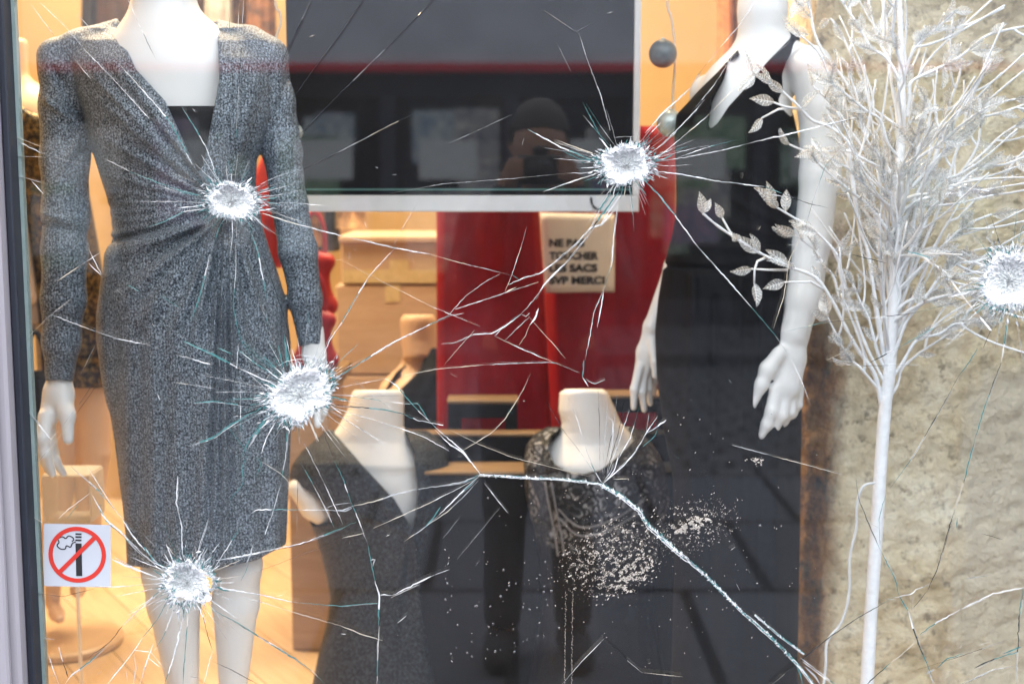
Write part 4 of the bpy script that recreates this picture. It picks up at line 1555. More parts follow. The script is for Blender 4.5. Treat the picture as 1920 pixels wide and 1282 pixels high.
# --- torso form in black lace, centre right
def bust_lace():
    d = 2.8
    t = thing('torso_form', base_of(1110, 1100, d), 'headless white torso form in a black lace yoke dress in front of the red cloth', 'mannequin')
    B = Field(*bbox(1000, 722, 1235, 960, d, .15), .003)
    B.profile([(729, 1060, 1130, d, .050), (736, 1049, 1140, d, .056), (770, 1047, 1155, d, .058), (792, 1053, 1164, d, .058), (812, 1050, 1182, d + .005, .062), (835, 1033, 1203, d + .01, .067), (872, 1010, 1222, d + .018, .09)], 0)
    B.chain([(1095, 850, d + .02, 32), (1030, 866, d + .02, 26)], .03)
    B.chain([(1130, 850, d + .02, 32), (1210, 872, d + .02, 26)], .03)
    B.ball(P(1112, 895, d), (.10, .088, .085), .03)
    B.build('body', WHITE, t, 2)
    D = Field(*bbox(965, 795, 1275, 1300, d, .19), .0036)
    D.profile([(800, 1025, 1190, d + .02, .05), (815, 1000, 1205, d + .015, .07), (835, 986, 1226, d + .01, .09), (870, 982, 1246, d, .104), (930, 986, 1257, d, .116), (980, 998, 1246, d, .114), (1050, 1012, 1228, d, .10), (1130, 1018, 1222, d, .095), (1310, 985, 1255, d, .12)], 0)
    D.displace(ridges([(1060, 975, 1190, 935, 4, .004), (1070, 990, 1195, 950, 4, .004), (1050, 960, 1035, 985, 4, .004), (1030, 1000, 1040, 1280, 14, .009), (1120, 1000, 1110, 1280, 18, .01), (1190, 1000, 1200, 1280, 14, .009)]))
    D.cut_poly([(1060, 780), (1052, 802), (1034, 818), (1029, 845), (1040, 870), (1064, 884), (1095, 888), (1126, 880), (1152, 861), (1190, 824), (1180, 800), (1150, 780)], d, d + .03)
    D.build('dress', LACE, t, 1)
    BEAD = mat('grey_glass_beads', (0.22, 0.22, 0.23), 0.3, scale=300)
    def strand(pts):
        q = smooth_path([P(x, y, d - e) for x, y, e in pts], 12)
        mb = MB()
        for p in q:
            r = .0024
            mb.lathe(p, [(r * math.sin(math.pi * i / 6), -r * math.cos(math.pi * i / 6)) for i in range(1, 6)], 8)
        o = mb.build('bead_trim', BEAD, t, True)
    for dy in (0, 16):
        strand([(1048, 955 + dy, .100), (1080, 985 + dy, .118), (1115, 986 + dy, .122), (1160, 968 + dy, .116), (1205, 940 + dy, .098)])
    for dx in (0, 12):
        strand([(1022 + dx, 905, .088), (1030 + dx, 950, .098), (1040 + dx, 1000, .104), (1046 + dx, 1040, .098)])


bust_lace()


# --- gold and black sequins, far left
def mannequin_gold():
    d = 3.2
    t = thing('dressed_mannequin', base_of(110, 1140, d), 'beige mannequin in a black and gold sequin dress behind the sleeve at the far left', 'mannequin')
    B = Field(*bbox(-40, 80, 240, 1185, d, .16), .006)
    B.chain([(28, 80, d, 22), (28, 150, d, 24)], .01)
    B.chain([(40, 168, d, 20), (90, 215, d, 26)], .02)
    B.ball(P(50, 240, d), (.12, .08, .1), .03)
    B.chain([(8, 250, d, 22), (30, 400, d - .06, 20), (50, 520, d - .07, 15)], .01)
    B.chain([(50, 520, d - .07, 14), (58, 560, d - .08, 14)], .01, .6)
    for i, (x, y) in enumerate(((50, 612), (58, 620), (66, 616), (72, 604))):
        B.chain([(50 + i * 5, 560, d - .09 + i * .01, 6), (x, y, d - .09 + i * .01, 4)], .004)
    B.chain([(118, 700, d, 40), (116, 850, d, 28), (104, 1000, d + .01, 26), (98, 1130, d + .02, 13)], .01)
    B.chain([(172, 700, d, 40), (176, 850, d, 30), (165, 980, d + .03, 24), (146, 1080, d + .06, 13)], .01)
    B.chain([(98, 1128, d + .02, 13), (106, 1150, d - .05, 14), (112, 1160, d - .10, 10)], .01)
    B.chain([(146, 1082, d + .06, 13), (146, 1105, d + .0, 14), (146, 1112, d - .04, 10)], .01)
    B.build('body', SKIN, t, 2)
    D = Field(*bbox(-30, 170, 230, 745, d, .19), .006)
    D.profile([(180, 5, 60, d + .01, .06), (200, 0, 92, d, .08), (225, -8, 122, d, .10), (270, -4, 150, d, .11), (350, 12, 165, d, .105), (420, 34, 178, d, .10), (500, 50, 192, d, .11), (600, 64, 203, d, .12), (728, 72, 210, d, .12)], 0)
    D.cut_poly([(22, 165), (30, 190), (60, 212), (95, 205), (80, 165)], d, d + .02)
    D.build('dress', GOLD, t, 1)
    c = P(120, 1150, d)
    MB().lathe((c.x, c.y, FZ), [(.135, 0), (.14, .006), (.14, .018), (.132, .024)], 40).build('base_plate', mat('pale_wood_base', (0.60, 0.42, 0.24), 0.4, scale=8), t)


mannequin_gold()


# --- beige mannequin with thin straps, behind
def mannequin_back():
    d = 3.6
    t = thing('torso_form', base_of(790, 1000, d), 'beige headless torso form in a black strappy top in front of the cardboard boxes', 'mannequin')
    B = Field(*bbox(690, 580, 920, 850, d, .15), .005)
    B.profile([(590, 756, 814, d, .045), (600, 750, 818, d, .05), (640, 752, 818, d, .05), (672, 756, 820, d, .055)], 0)
    B.chain([(786, 690, d + .02, 28), (732, 730, d + .02, 18)], .03)
    B.chain([(800, 690, d + .02, 28), (870, 720, d + .02, 18)], .03)
    B.ball(P(795, 770, d), (.125, .085, .12), .03)
    B.build('body', SKIN, t, 2)
    D = Field(*bbox(690, 640, 930, 1040, d, .18), .006)
    D.profile([(652, 796, 850, d + .01, .055), (672, 768, 880, d + .01, .07), (700, 740, 905, d, .09), (740, 712, 912, d, .10), (800, 712, 912, d, .11), (860, 725, 900, d, .10), (1030, 705, 920, d, .12)], 0)
    D.cut_poly([(760, 655), (768, 672), (724, 738), (738, 742), (790, 690), (800, 650)], d, d + .02)
    D.build('dress', BLACK, t, 1)


mannequin_back()


# ------------------------------------------------------------ white twig tree
def twig_tree():
    d = 2.13
    b = P(1625, 1290, d)
    t = thing('twig_tree', (b.x - .02, d, FZ), 'white decorative wire twig tree with clear plastic leaves before the stone pillar', 'tree')
    rs = np.random.default_rng(3)
    k = mpx(d)
    pts = [(1610, 1560), (1625, 1290), (1634, 1130), (1643, 1000), (1652, 860), (1660, 760), (1667, 700), (1676, 560), (1682, 420), (1688, 300), (1691, 150), (1688, 40), (1684, -60)]
    rad = [13, 13, 12.5, 12.5, 12, 12, 12, 10.5, 10, 9.5, 7, 5, 4]
    P3 = [P(x, y, d) for x, y in pts]
    P3[0].z = FZ
    mb = MB()
    mb.tube(smooth_path(P3, 6), list(np.interp(np.linspace(0, 12, 73), range(13), [r * k for r in rad])), 12)
    mb.build('trunk', TREEW, t, True)
    main = [
        ([(1652, 760), (1615, 660), (1560, 565), (1530, 522), (1480, 500), (1430, 478), (1390, 455), (1345, 420), (1318, 400)], 6, 3.6, -.06),
        ([(1662, 690), (1630, 480), (1600, 330), (1587, 267), (1557, 237), (1497, 200), (1467, 173), (1413, 140)], 6, 3.4, -.05),
        ([(1668, 650), (1650, 450), (1630, 300), (1613, 217), (1603, 187), (1580, 143), (1547, 100), (1527, 60), (1507, -20)], 6, 3.6, .03),
        ([(1690, 157), (1663, 110), (1613, 57), (1570, -10)], 4.6, 3.6, 0),
        ([(1688, 162), (1666, 110), (1637, 47), (1627, -20)], 4.2, 3.2, .03),
        ([(1695, 147), (1707, 103), (1740, 70), (1787, 23)], 4, 3, -.03),
        ([(1700, 220), (1710, 157), (1747, 133), (1800, 107), (1843, 70), (1930, 48)], 5, 3.4, -.02),
        ([(1672, 640), (1750, 300), (1770, 253), (1780, 193), (1803, 110)], 5, 3.2, .03),
        ([(1676, 560), (1723, 383), (1780, 267), (1827, 230), (1935, 190)], 5.4, 3.4, -.04),
        ([(1672, 620), (1757, 400), (1800, 320), (1833, 267), (1848, 205)], 5, 3.2, .02),
        ([(1670, 600), (1690, 377), (1753, 300), (1807, 240), (1833, 205)], 5, 3.2, -.05),
        ([(1647, 480), (1690, 400), (1747, 370), (1790, 350), (1833, 317), (1935, 288)], 5, 3.4, -.06),
        ([(1672, 650), (1770, 430), (1830, 372), (1900, 330)], 5, 3, .05),
        ([(1660, 720), (1590, 560), (1570, 480), (1540, 440), (1490, 405), (1450, 385)], 5, 3, -.03),
        ([(1655, 740), (1600, 600), (1560, 520), (1525, 470), (1490, 440)], 4.6, 3, .02),
        ([(1662, 700), (1700, 600), (1760, 520), (1835, 490), (1880, 470)], 5, 3, -.05),
        ([(1668, 715), (1720, 640), (1790, 610), (1850, 600)], 4.6, 2.8, -.02),
        ([(1664, 750), (1690, 690), (1740, 650), (1800, 600), (1830, 560)], 4.6, 3, .04),
        ([(1655, 740), (1610, 690), (1575, 640), (1552, 595)], 4.4, 2.8, -.04),
        ([(1672, 600), (1640, 420), (1600, 330), (1575, 280)], 4.4, 2.8, .06),
        ([(1690, 300), (1650, 230), (1605, 190), (1560, 150), (1500, 66)], 4, 3, -.07),
        ([(1688, 240), (1640, 205), (1590, 160)], 3.6, 2.6, .04),
    ]
    tips = []
    def branch(pp, r0, r1, dd, wob=2.0):
        n = len(pp)
        q = []
        kk = []
        for (x, y), (x2, y2) in zip(pp[:-1], pp[1:]):      # kinks along the wire
            kk.append((x, y))
            L_ = math.hypot(x2 - x, y2 - y)
            if L_ > 60: kk.append(((x + x2) / 2 + rs.normal(0, 3.5), (y + y2) / 2 + rs.normal(0, 3.5)))
        pp = kk + [pp[-1]]
        n = len(pp)
        for i, (x, y) in enumerate(pp):
            f = i / (n - 1)
            q.append(P(x + (rs.normal(0, wob) if 0 < i < n - 1 else 0), y + (rs.normal(0, wob) if 0 < i < n - 1 else 0), d + dd * f ** 0.8))
        sp = smooth_path(q, 5)
        m_ = len(sp)
        mb = MB().tube(sp, list(np.linspace(r0 * .72 * k, r1 * .62 * k, m_) * (1 + .10 * rs.normal(size=m_))), 7)
        mb.build('branch', TREEW, t, True)
        return sp
    for pp, r0, r1, dd in main:
        sp = branch(pp, r0, r1, dd)
        tips.append((sp, r1))
    tw = []
    for i in range(46):
        ang = rs.normal(0, 0.78)
        y0 = rs.uniform(250, 740)
        x0 = np.interp(y0, [150, 420, 700], [1691, 1682, 1664])
        ln = rs.uniform(180, 400) * (1 - 0.25 * abs(ang))
        px, py = [x0], [y0]
        a = ang * 0.55
        for s in range(5):
            a += (ang - a * 0.6) * 0.28 + rs.normal(0, .11)
            px.append(px[-1] + ln / 5 * math.sin(a)); py.append(py[-1] - ln / 5 * math.cos(a))
        if px[-1] < 1480 or (px[-1] < 1560 and py[-1] > 400): continue
        sp = branch(list(zip(px, py)), rs.uniform(4.4, 5.8), rs.uniform(2.8, 3.6), rs.uniform(-.17, .17), 2.5)
        tips.append((sp, 2.6))
    # twigs
    for sp, r1 in list(tips):
        for _ in range(2):
            i = rs.integers(len(sp) // 3, len(sp) - 3)
            p = sp[i]
            t0 = (sp[i + 2] - sp[i]).normalized()
            side = Vector((t0.z, rs.uniform(-.6, .6), -t0.x)) * rs.choice([-1, 1])
            q = [p, p + (t0 * .6 + side * .5) * .025, p + (t0 * 1.0 + side * .6) * .05, p + (t0 * 1.6 + side * .7) * rs.uniform(.06, .1)]
            if q[-1].x > P(1510, 500, d).x: tw.append(smooth_path(q, 4))
    tw.append([P(*p) for p in ((1376, 447, d - .05), (1367, 432, d - .05), (1354, 408, d - .055))])
    tw.append([P(*p) for p in ((1438, 482, d - .04), (1420, 490, d - .045), (1415, 505, d - .05), (1414, 532, d - .05))])
    tw.append([P(*p) for p in ((1476, 506, d - .03), (1440, 506, d - .04), (1408, 504, d - .045))])
    tw.append([P(*p) for p in ((1550, 545, d - .03), (1520, 528, d - .04), (1470, 529, d - .045))])
    tw.append([P(*p) for p in ((1512, 207, d - .03), (1470, 200, d - .04), (1450, 192, d - .045))])
    tw.append([P(*p) for p in ((1500, 203, d - .03), (1460, 205, d - .04), (1428, 222, d - .045))])
    tw = tw[-6:] + tw[:-6]
    for q in tw[:36]:
        MB().tube(q, list(np.linspace(2.6 * k, 1.7 * k, len(q))), 6).build('twig', TREEW, t, True)
    mb = MB()
    for q in tw[36:]: mb.tube(q, list(np.linspace(2.4 * k, 1.5 * k, len(q))), 6)
    mb.build('small_twigs', TREEW, t, True)['kind'] = 'stuff'
    # leaves: clear ribbed blades
    def leaf(p, dirv, nrm, L):
        dirv = dirv.normalized(); s = dirv.cross(nrm).normalized(); nn = s.cross(dirv)
        W = L * rs.uniform(.2, .25)
        mb = MB()
        n = 9
        prof = [0.10, .55, .85, 1.0, .98, .85, .62, .33, .02]
        vs = []
        for i in range(n):
            u = i / (n - 1)
            zz = 0.12 * L * math.sin(u * 2.4)
            c = p + dirv * (L * u) + nn * zz
            for w in (-1, -.5, 0, .5, 1):
                vs.append(c + s * (W * prof[i] * w) + nn * (abs(w) * W * .35 + (0.0012 if (i % 2) and w else 0)))
        fs = [(i * 5 + j, i * 5 + j + 1, i * 5 + 6 + j, i * 5 + 5 + j) for i in range(n - 1) for j in range(4)]
        mb.add(vs, fs, 0)
        # midrib and side veins
        mb.tube([p + dirv * (L * u) + nn * (0.12 * L * math.sin(u * 2.4)) for u in (0, .25, .5, .75, .98)], [.0011, .001, .0009, .0007, .0004], 5, 1)
        for i in range(1, 7):
            u = i / 8
            c = p + dirv * (L * u) + nn * (0.12 * L * math.sin(u * 2.4))
            u2 = u + .13
            w_ = np.interp(u2 * 8, range(9), prof) * W * .93
            e_ = p + dirv * (L * u2) + nn * (0.12 * L * math.sin(u2 * 2.4) + W * .33)
            for sg in (-1, 1): mb.tube([c, e_ + s * (w_ * sg)], [.0008, .0005], 4, 1)
        return mb
    lf = []
    spec = [((1318, 400), (-8, -40), -.06, 44), ((1354, 408), (-14, -28), -.055, 36), ((1414, 532), (2, 38), -.05, 44), ((1408, 504), (-42, 4), -.045, 44), ((1470, 529), (-44, 14), -.045, 46), ((1413, 140), (-32, 34), -.05, 46),
            ((1450, 192), (-46, -6), -.045, 50), ((1428, 222), (-28, 28), -.045, 40), ((1450, 385), (-14, -46), -.03, 50), ((1490, 440), (-42, -24), .02, 48), ((1505, 0), (-28, 42), .03, 50), ((1515, 66), (-46, -14), 0, 50),
            ((1552, 595), (-24, -10), -.04, 44), ((1833, 317), (40, -30), -.06, 55), ((1770, 75), (34, -36), -.03, 55), ((1880, 110), (-36, -2), -.02, 44), ((1820, 95), (56, -2), -.02, 55), ((1832, 600), (48, -10), -.02, 52)]
    for (x, y), (dx, dy), dd, L in spec:
        p = P(x, y, d + dd); e_ = P(x + dx, y + dy, d + dd - .01)
        lf.append(leaf(p, e_ - p, Vector((rs.uniform(-.5, .5), -1, rs.uniform(-.4, .4))), L * k))
    for sp, r1 in tips:
        for _ in range(8):
            i = len(sp) - 1 if _ == 0 else rs.integers(len(sp) // 3, len(sp) - 1)
            p = sp[i]
            t0 = (sp[i] - sp[max(i - 3, 0)]).normalized()
            a = t0 + Vector((rs.normal(0, .5), rs.normal(0, .4), rs.normal(0, .4)))
            lf.append(leaf(p, a, Vector((rs.normal(0, .7), -1, rs.normal(0, .7))), rs.uniform(30, 54) * k))
    for mb in lf[:96]: mb.build('leaf', [LEAFM, LEAFV], t, True)
    rest = MB()
    for mb in lf[96:]:
        n = len(rest.v); rest.v += mb.v; rest.f += [tuple(i + n for i in f) for f in mb.f]; rest.m += mb.m
    rest.build('small_leaves', [LEAFM, LEAFV], t, True)['kind'] = 'stuff'
    cp = [(1640, 905, -.03), (1618, 912, -.04), (1607, 945, -.04), (1605, 990, -.035), (1593, 1045, -.03), (1592, 1110, -.03), (1578, 1165, -.03), (1551, 1202, -.03), (1548, 1250, -.03), (1540, 1330, -.03), (1540, 1440, -.03)]
    MB().tube(smooth_path([P(x, y, d + e) for x, y, e in cp], 6), 2.6 * k, 7).build('power_cord', CORD, t, True)
    # foot plate
    MB().lathe((b.x - .012, d, FZ), [(.10, 0), (.10, .008), (.09, .012), (.02, .014)], 32).build('base_plate', TREEW, t)


twig_tree()


# ------------------------------------------------------------ hanging board with white frame
def board():
    d = 2.7
    a, b_ = P(537, 0, d), P(1192, 365, d)
    x0, x1, z0 = P(537, 100, d).x, P(1186, 300, d).x, P(960, 366, d).z
    z1 = z0 + .62
    t = thing('display_board', ((x0 + x1) / 2, d, z0 - .03), 'large dark screen with a pale grey frame hung above the red cloth', 'screen')
    MB().box((x0, d, z0), (x1, d + .03, z1), 0, .002).build('face_panel', SCREEN, t)
    fw = .0135
    zb = P(960, 397, d).z
    mb = MB()
    mb.box((x0 - .004, d - .006, zb), (x1 + fw, d + .036, z0 - .0005), 0, .0015)
    mb.box((x1 + .0005, d - .006, z0), (x1 + fw, d + .036, z1 + .02), 0, .0015)
    mb.box((x0 - .004, d - .006, z1 + .0005), (x1, d + .036, z1 + .02), 0, .0015)
    mb.build('frame', BOARDF, t)
    MB().box((x0 + .004, d - .004, z0 + .010), (x1 - .004, d - .0015, z0 + .0125)).build('trim_line', mat('teal_screen_trim', (0.12, 0.26, 0.24), 0.3), t)
    q = [P(1108, 370, d - .008), P(1110, 382, d - .010), P(1116, 390, d - .010), P(1126, 394, d - .008)]
    MB().tube(smooth_path(q, 5), .0022, 6).build('cable', INK, t, True)
    for x in (x0 + .1, x1 - .1):
        MB().tube([(x, d + .015, z1 + .02), (x, d + .015, RZ1)], .0015, 6).build('hanging_wire', CORD, t)


board()


# ------------------------------------------------------------ baubles on their strings
def baubles():
    d = 2.52
    k = mpx(d)
    def one(px, py, r, m, label, dd=0.0):
        c = P(px, py, d + dd)
        t = thing('bauble', c, label, 'bauble', 'baubles hanging on strings')
        prof = [(r * k * math.sin(math.pi * i / 16), -r * k * math.cos(math.pi * i / 16)) for i in range(1, 16)]
        MB().lathe(c, prof, 32).build('ball', m, t, True)
        MB().lathe(c, [(.004, r * k * .97), (.0042, r * k * 1.06), (.003, r * k * 1.1)], 12).build('cap', BAUB2, t, True)
    one(1243, 101, 26, BAUB, 'dark silver bauble beside the right edge of the hanging screen')
    one(1257, 232, 25, BAUB2, 'pale green bauble low on its string above the red cloth')
    one(552, 248, 15, BAUB2, 'small pale green bauble peeking from behind the grey sleeve', -.1)
    def string(pts, label, dd=.0):
        b_ = P(*pts[-1], d + dd)
        q = smooth_path([P(x, y, d + dd) for x, y in pts], 8)
        mb = MB()
        for a, c in zip(q[:-1], q[1:]):
            n = max(1, int((c - a).length / .006))
            for i in range(n):
                pass
        L = len(q)
        mb.tube(q, [.0016 + .0011 * (i % 2) for i in range(L)], 6)
        o = mb.build('beaded_string', STRING, None, True, b_)
        tag(o, label, 'string', 'beaded strings')
    string([(1249, -160), (1251, 0), (1258, 30), (1264, 72), (1266, 110), (1262, 180), (1264, 210), (1268, 290), (1276, 350), (1272, 400), (1263, 445)], 'cream beaded string carrying two baubles beside the hanging screen', .03)
    string([(512, -160), (516, 0), (524, 22), (526, 45), (518, 72), (512, 130)], 'cream beaded string hanging behind the shoulder of the grey dress', -.06)


baubles()


# ------------------------------------------------------------ red cloth panels with the notice
def red_panels():
    d = 3.15
    x0 = P(815, 600, d).x; x1 = P(1012, 600, d).x
    def sheet(name, px0t, px1t, px0b, px1b, pyt, pyb, d, label, ph):
        vs, fs = [], []
        nx, ny = 60, 40
        zt, zb = P(960, pyt, d).z, P(960, pyb, d).z
        X = lambda px, py: P(px, py, d).x
        for j in range(ny + 1):
            v = j / ny
            z = zt + (zb - zt) * v
            for i in range(nx + 1):
                u = i / nx
                xa = X(px0t, pyt) * (1 - v) + X(px0b, pyb) * v
                xb = X(px1t, pyt) * (1 - v) + X(px1b, pyb) * v
                roll = .035 * (max(0, 1 - u / .10) ** 2 + max(0, (u - .92) / .08) ** 2)
                y = d + roll + .006 * math.sin(u * 9 + ph + v * 1.2) + .004 * math.sin(u * 21 + ph * 2 - v * 2)
                vs.append((xa + (xb - xa) * u, y, z))
        for j in range(ny):
            for i in range(nx): fs.append((j * (nx + 1) + i, (j + 1) * (nx + 1) + i, (j + 1) * (nx + 1) + i + 1, j * (nx + 1) + i + 1))
        c = P((px0b + px1b) / 2, pyb, d)
        o = obj('red_cloth_drape', vs, fs, REDC, None, True, None, (c.x, c.y, FZ))
        sm = o.modifiers.new('thick', 'SOLIDIFY'); sm.thickness = .012; sm.offset = -1
        tag(o, label, 'drape', 'red cloth drapes')
    sheet('red', 816, 1003, 818, 1046, 240, 1010, d, 'smooth crimson cloth drape standing behind the low black stools', 0.4)
    sheet('red', 1006, 1272, 1040, 1262, 236, 1010, d + .12, 'crimson cloth drape with the white paper notice pinned on it', 2.0)
    # notice
    d2 = d + .07
    c = P(1084, 474, d2)
    t = thing('paper_notice', c, 'white paper notice reading NE PAS TOUCHER LES SACS SVP MERCI', 'notice')
    q = [P(1013, 399, d2), P(1153, 402, d2), P(1152, 547, d2), P(1022, 549, d2)]
    n = 10
    vs = []
    for j in range(n + 1):
        for i in range(n + 1):
            u, v = i / n, j / n
            p = (q[0] * (1 - u) + q[1] * u) * (1 - v) + (q[3] * (1 - u) + q[2] * u) * v
            p.y += .002 * math.sin(3.14 * u)
            vs.append(p)
    o = obj('sheet', vs, [(j * (n + 1) + i, (j + 1) * (n + 1) + i, (j + 1) * (n + 1) + i + 1, j * (n + 1) + i + 1) for j in range(n) for i in range(n)], PAPER, t, True)
    sm = o.modifiers.new('thick', 'SOLIDIFY'); sm.thickness = .0008
    dg = None
    for s, py, wpx in (('NE PAS', 455, 66), ('TOUCHER', 479, 92), ('LES SACS', 502, 90), ('SVP MERCI', 525, 104)):
        cu = bpy.data.curves.new('lettering', 'FONT')
        cu.body = s
        cu.size = .026
        cu.offset = .0011
        cu.extrude = .0004
        tmp = bpy.data.objects.new('tmp', cu)
        COL.objects.link(tmp)
        bpy.context.view_layer.update()
        me = bpy.data.meshes.new_from_object(tmp.evaluated_get(bpy.context.evaluated_depsgraph_get()))
        bpy.data.objects.remove(tmp)
        co = np.array([v.co for v in me.vertices])
        w = co[:, 0].max() - co[:, 0].min()
        tgt = wpx * mpx(d2)
        sx = tgt / w
        a = P(1030, py, d2 - .0015)
        h = co[:, 1].max() - co[:, 1].min()
        sy = 15 * mpx(d2) / h
        vs = [(a.x + (p[0] - co[:, 0].min()) * sx, a.y - p[2], a.z + (p[1] - co[:, 1].min()) * sy - 8 * mpx(d2)) for p in co]
        obj('lettering', vs, [tuple(f.vertices) for f in me.polygons], INK, t)


red_panels()


# ------------------------------------------------------------ low black stools
def stool(px0, px1, py, d, label, depth=.24, h=None, rail=True):
    a, b_ = P(px0, py, d), P(px1, py, d)
    z = a.z
    t = thing('stool', ((a.x + b_.x) / 2, d + depth / 2, FZ), label, 'stool', 'low black stools with wooden tops')
    MB().box((a.x, d, z - .009), (b_.x, d + depth, z), 0, .002).build('seat', OAKTOP, t)
    w = .028
    MB().box((a.x + .002, d + .003, z - .042), (b_.x - .002, d + depth - .003, z - .0095)).build('apron', BLKMET, t)
    for x in (a.x + .002, b_.x - .002 - w):
        for y in (d + .004, d + depth - .004 - w):
            MB().box((x, y, FZ), (x + w, y + w, z - .0425)).build('leg', BLKMET, t)
    if rail:
        MB().box((a.x + .032, d + .01, FZ + .06), (b_.x - .032, d + .025, FZ + .085)).build('rail', BLKMET, t)


stool(838, 972, 750, 2.98, 'black stool with a wooden top in front of the crimson drape', .075)
stool(1120, 1262, 740, 3.02, 'black stool with a wooden top behind the lace dress and the dangling hand', .075)


def riser(px0, px1, py, d, depth, label, wood):
    a, b_ = P(px0, py, d), P(px1, py, d)
    xw = P(wood, py, d).x
    t = thing('display_riser', ((a.x + b_.x) / 2, d + depth / 2, FZ), label, 'riser', 'black display risers')
    MB().box((a.x, d, a.z - .008), (xw, d + depth, a.z), 0, .002).build('top', OAKTOP, t)
    MB().box((xw + .0005, d, a.z - .008), (b_.x, d + depth, a.z), 0, .002).build('top', BLKMET, t)
    MB().box((a.x + .004, d + .004, FZ), (b_.x - .004, d + depth, a.z - .0085), 0, .002).build('body', BLKMET, t)


riser(740, 1400, 812, 2.93, .045, 'upper black display riser with a wooden top behind the two torso forms', 1020)
riser(780, 1400, 884, 2.82, .105, 'lower black display riser with a wooden top between the two torso forms', 990)


# ------------------------------------------------------------ cardboard boxes
def carton(px0, px1, py0, py1, d, depth, label, tape_v=None, tape_h=None, flaps=False):
    a, b_ = P(px0, py1, d), P(px1, py0, d)
    t = thing('cardboard_box', ((a.x + b_.x) / 2, d + depth / 2, a.z), label, 'box', 'stacked brown cardboard boxes')
    MB().box((a.x, d, a.z), (b_.x, d + depth, b_.z - .001), 0, .004).build('carton', CARD, t)
    mb = MB()
    if tape_v:
        u0, u1, v0, v1 = tape_v
        mb.box((P(u0, py0, d).x, d - .0014, P(px0, v1, d).z), (P(u1, py0, d).x, d - .0004, P(px0, v0, d).z))
    if tape_h:
        u0, u1, v0, v1 = tape_h
        mb.box((P(u0, py0, d).x, d - .0026, P(px0, v1, d).z), (P(u1, py0, d).x, d - .0016, P(px0, v0, d).z))
    if mb.v: mb.build('tape', TAPE, t)
    if flaps:
        MB().box((a.x - .004, d - .01, b_.z - .014), (b_.x + .004, d + depth, b_.z + .004), 0, .003).build('lid', CARD, t)


carton(640, 850, 445, 532, 3.75, .34, 'top cardboard box with crossed buff tape under the hanging screen', (730, 765, 488, 531), (642, 848, 506, 530), True)
carton(632, 850, 534, 702, 3.75, .36, 'middle cardboard box of the stack behind the beige torso form', (722, 750, 535, 566), None)
carton(618, 850, 704, 1000, 3.75, .40, 'bottom cardboard box of the stack standing on the wooden floor', (722, 750, 705, 780), None)


# ------------------------------------------------------------ bags, clothes on rails
def garment(px0, px1, py0, py1, d, m, label, group, seed, flare=1.1, name='hanging_garment', cat='garment'):
    rs = np.random.default_rng(seed)
    cx = (px0 + px1) / 2
    w = (px1 - px0) / 2
    c = P(cx, py1, d)
    vs, fs = [], []
    n, r = 40, 18
    for j in range(r + 1):
        v = j / r
        py = py0 + (py1 - py0) * v
        sh = min(1, .30 + 3.2 * v) * (1 + (flare - 1) * v)
        for i in range(n):
            th = 2 * math.pi * i / n
            fold = 1 + .10 * math.sin(7 * th + seed) * v + .06 * math.sin(13 * th + 2 * seed) * v
            x = cx + w * sh * math.cos(th) * fold
            p = P(x, py, d)
            vs.append((p.x, d + .05 * math.sin(th) * fold * min(1, .4 + v), p.z))
    for j in range(r):
        for i in range(n): fs.append((j * n + i, j * n + (i + 1) % n, (j + 1) * n + (i + 1) % n, (j + 1) * n + i))
    fs.append(tuple(range(n))); fs.append(tuple(range((r + 1) * n - 1, r * n - 1, -1)))
    o = obj(name, vs, fs, m, None, True, None, c)
    tag(o, label, cat, group)
    return o


BRN = mat('rust_brown_print', (0.20, 0.085, 0.035), 0.8, col2=(0.03, 0.018, 0.012), scale=26)
DRK = mat('dark_brown_wool', (0.05, 0.022, 0.012), 0.85, col2=(0.02, 0.012, 0.009), scale=18)
TAN = mat('tan_marbled_print', (0.45, 0.27, 0.12), 0.8, col2=(0.07, 0.04, 0.025), scale=16)
GRY = mat('pale_grey_jersey', (0.45, 0.45, 0.44), 0.85, col2=(0.28, 0.26, 0.25), scale=12)
CLAY = mat('brick_red_print', (0.42, 0.13, 0.05), 0.8, col2=(0.55, 0.30, 0.12), scale=18)
gr = 'garments hanging on the rails at the back'
garment(158, 200, -200, 70, 4.3, mat('near_black_wool', (0.012, 0.010, 0.009), .85), 'near black garment hanging at the left end of the back rail', gr, 1)
garment(188, 262, -200, 90, 4.25, DRK, 'dark brown coat hanging behind the bare left side of the mannequin neck', gr, 2)
garment(352, 402, -200, 110, 4.25, DRK, 'dark garment hanging just right of the mannequin neck', gr, 3)
garment(388, 432, -200, 100, 4.15, GRY, 'pale grey top hanging on the back rail', gr, 4)
garment(425, 478, -200, 110, 4.25, TAN, 'tan and black marbled garment on the back rail', gr, 5)
garment(465, 512, -200, 90, 4.15, BRN, 'rust brown patterned garment at the right of the back rail', gr, 6)
garment(562, 604, -80, 462, 4.2, BRN, 'long rust patterned dress hanging behind the grey sleeve', gr, 7)
garment(594, 634, -80, 470, 4.3, DRK, 'long dark brown dress hanging below the screen corner', gr, 8)
garment(634, 682, -80, 428, 4.2, TAN, 'long marbled dress hanging left of the cardboard boxes', gr, 9)
garment(1345, 1372, -140, 210, 4.25, CLAY, 'brick red patterned garment hanging behind the bare left shoulder of the black dress', gr, 10)
garment(1370, 1404, -140, 200, 4.3, TAN, 'marbled garment hanging behind the neck of the black dress mannequin', gr, 11)
garment(478, 534, 278, 500, 3.2, REDL, 'scarlet top showing between the grey bodice and its sleeve', None, 12, 1.15, 'scarlet_blouse', 'garment')
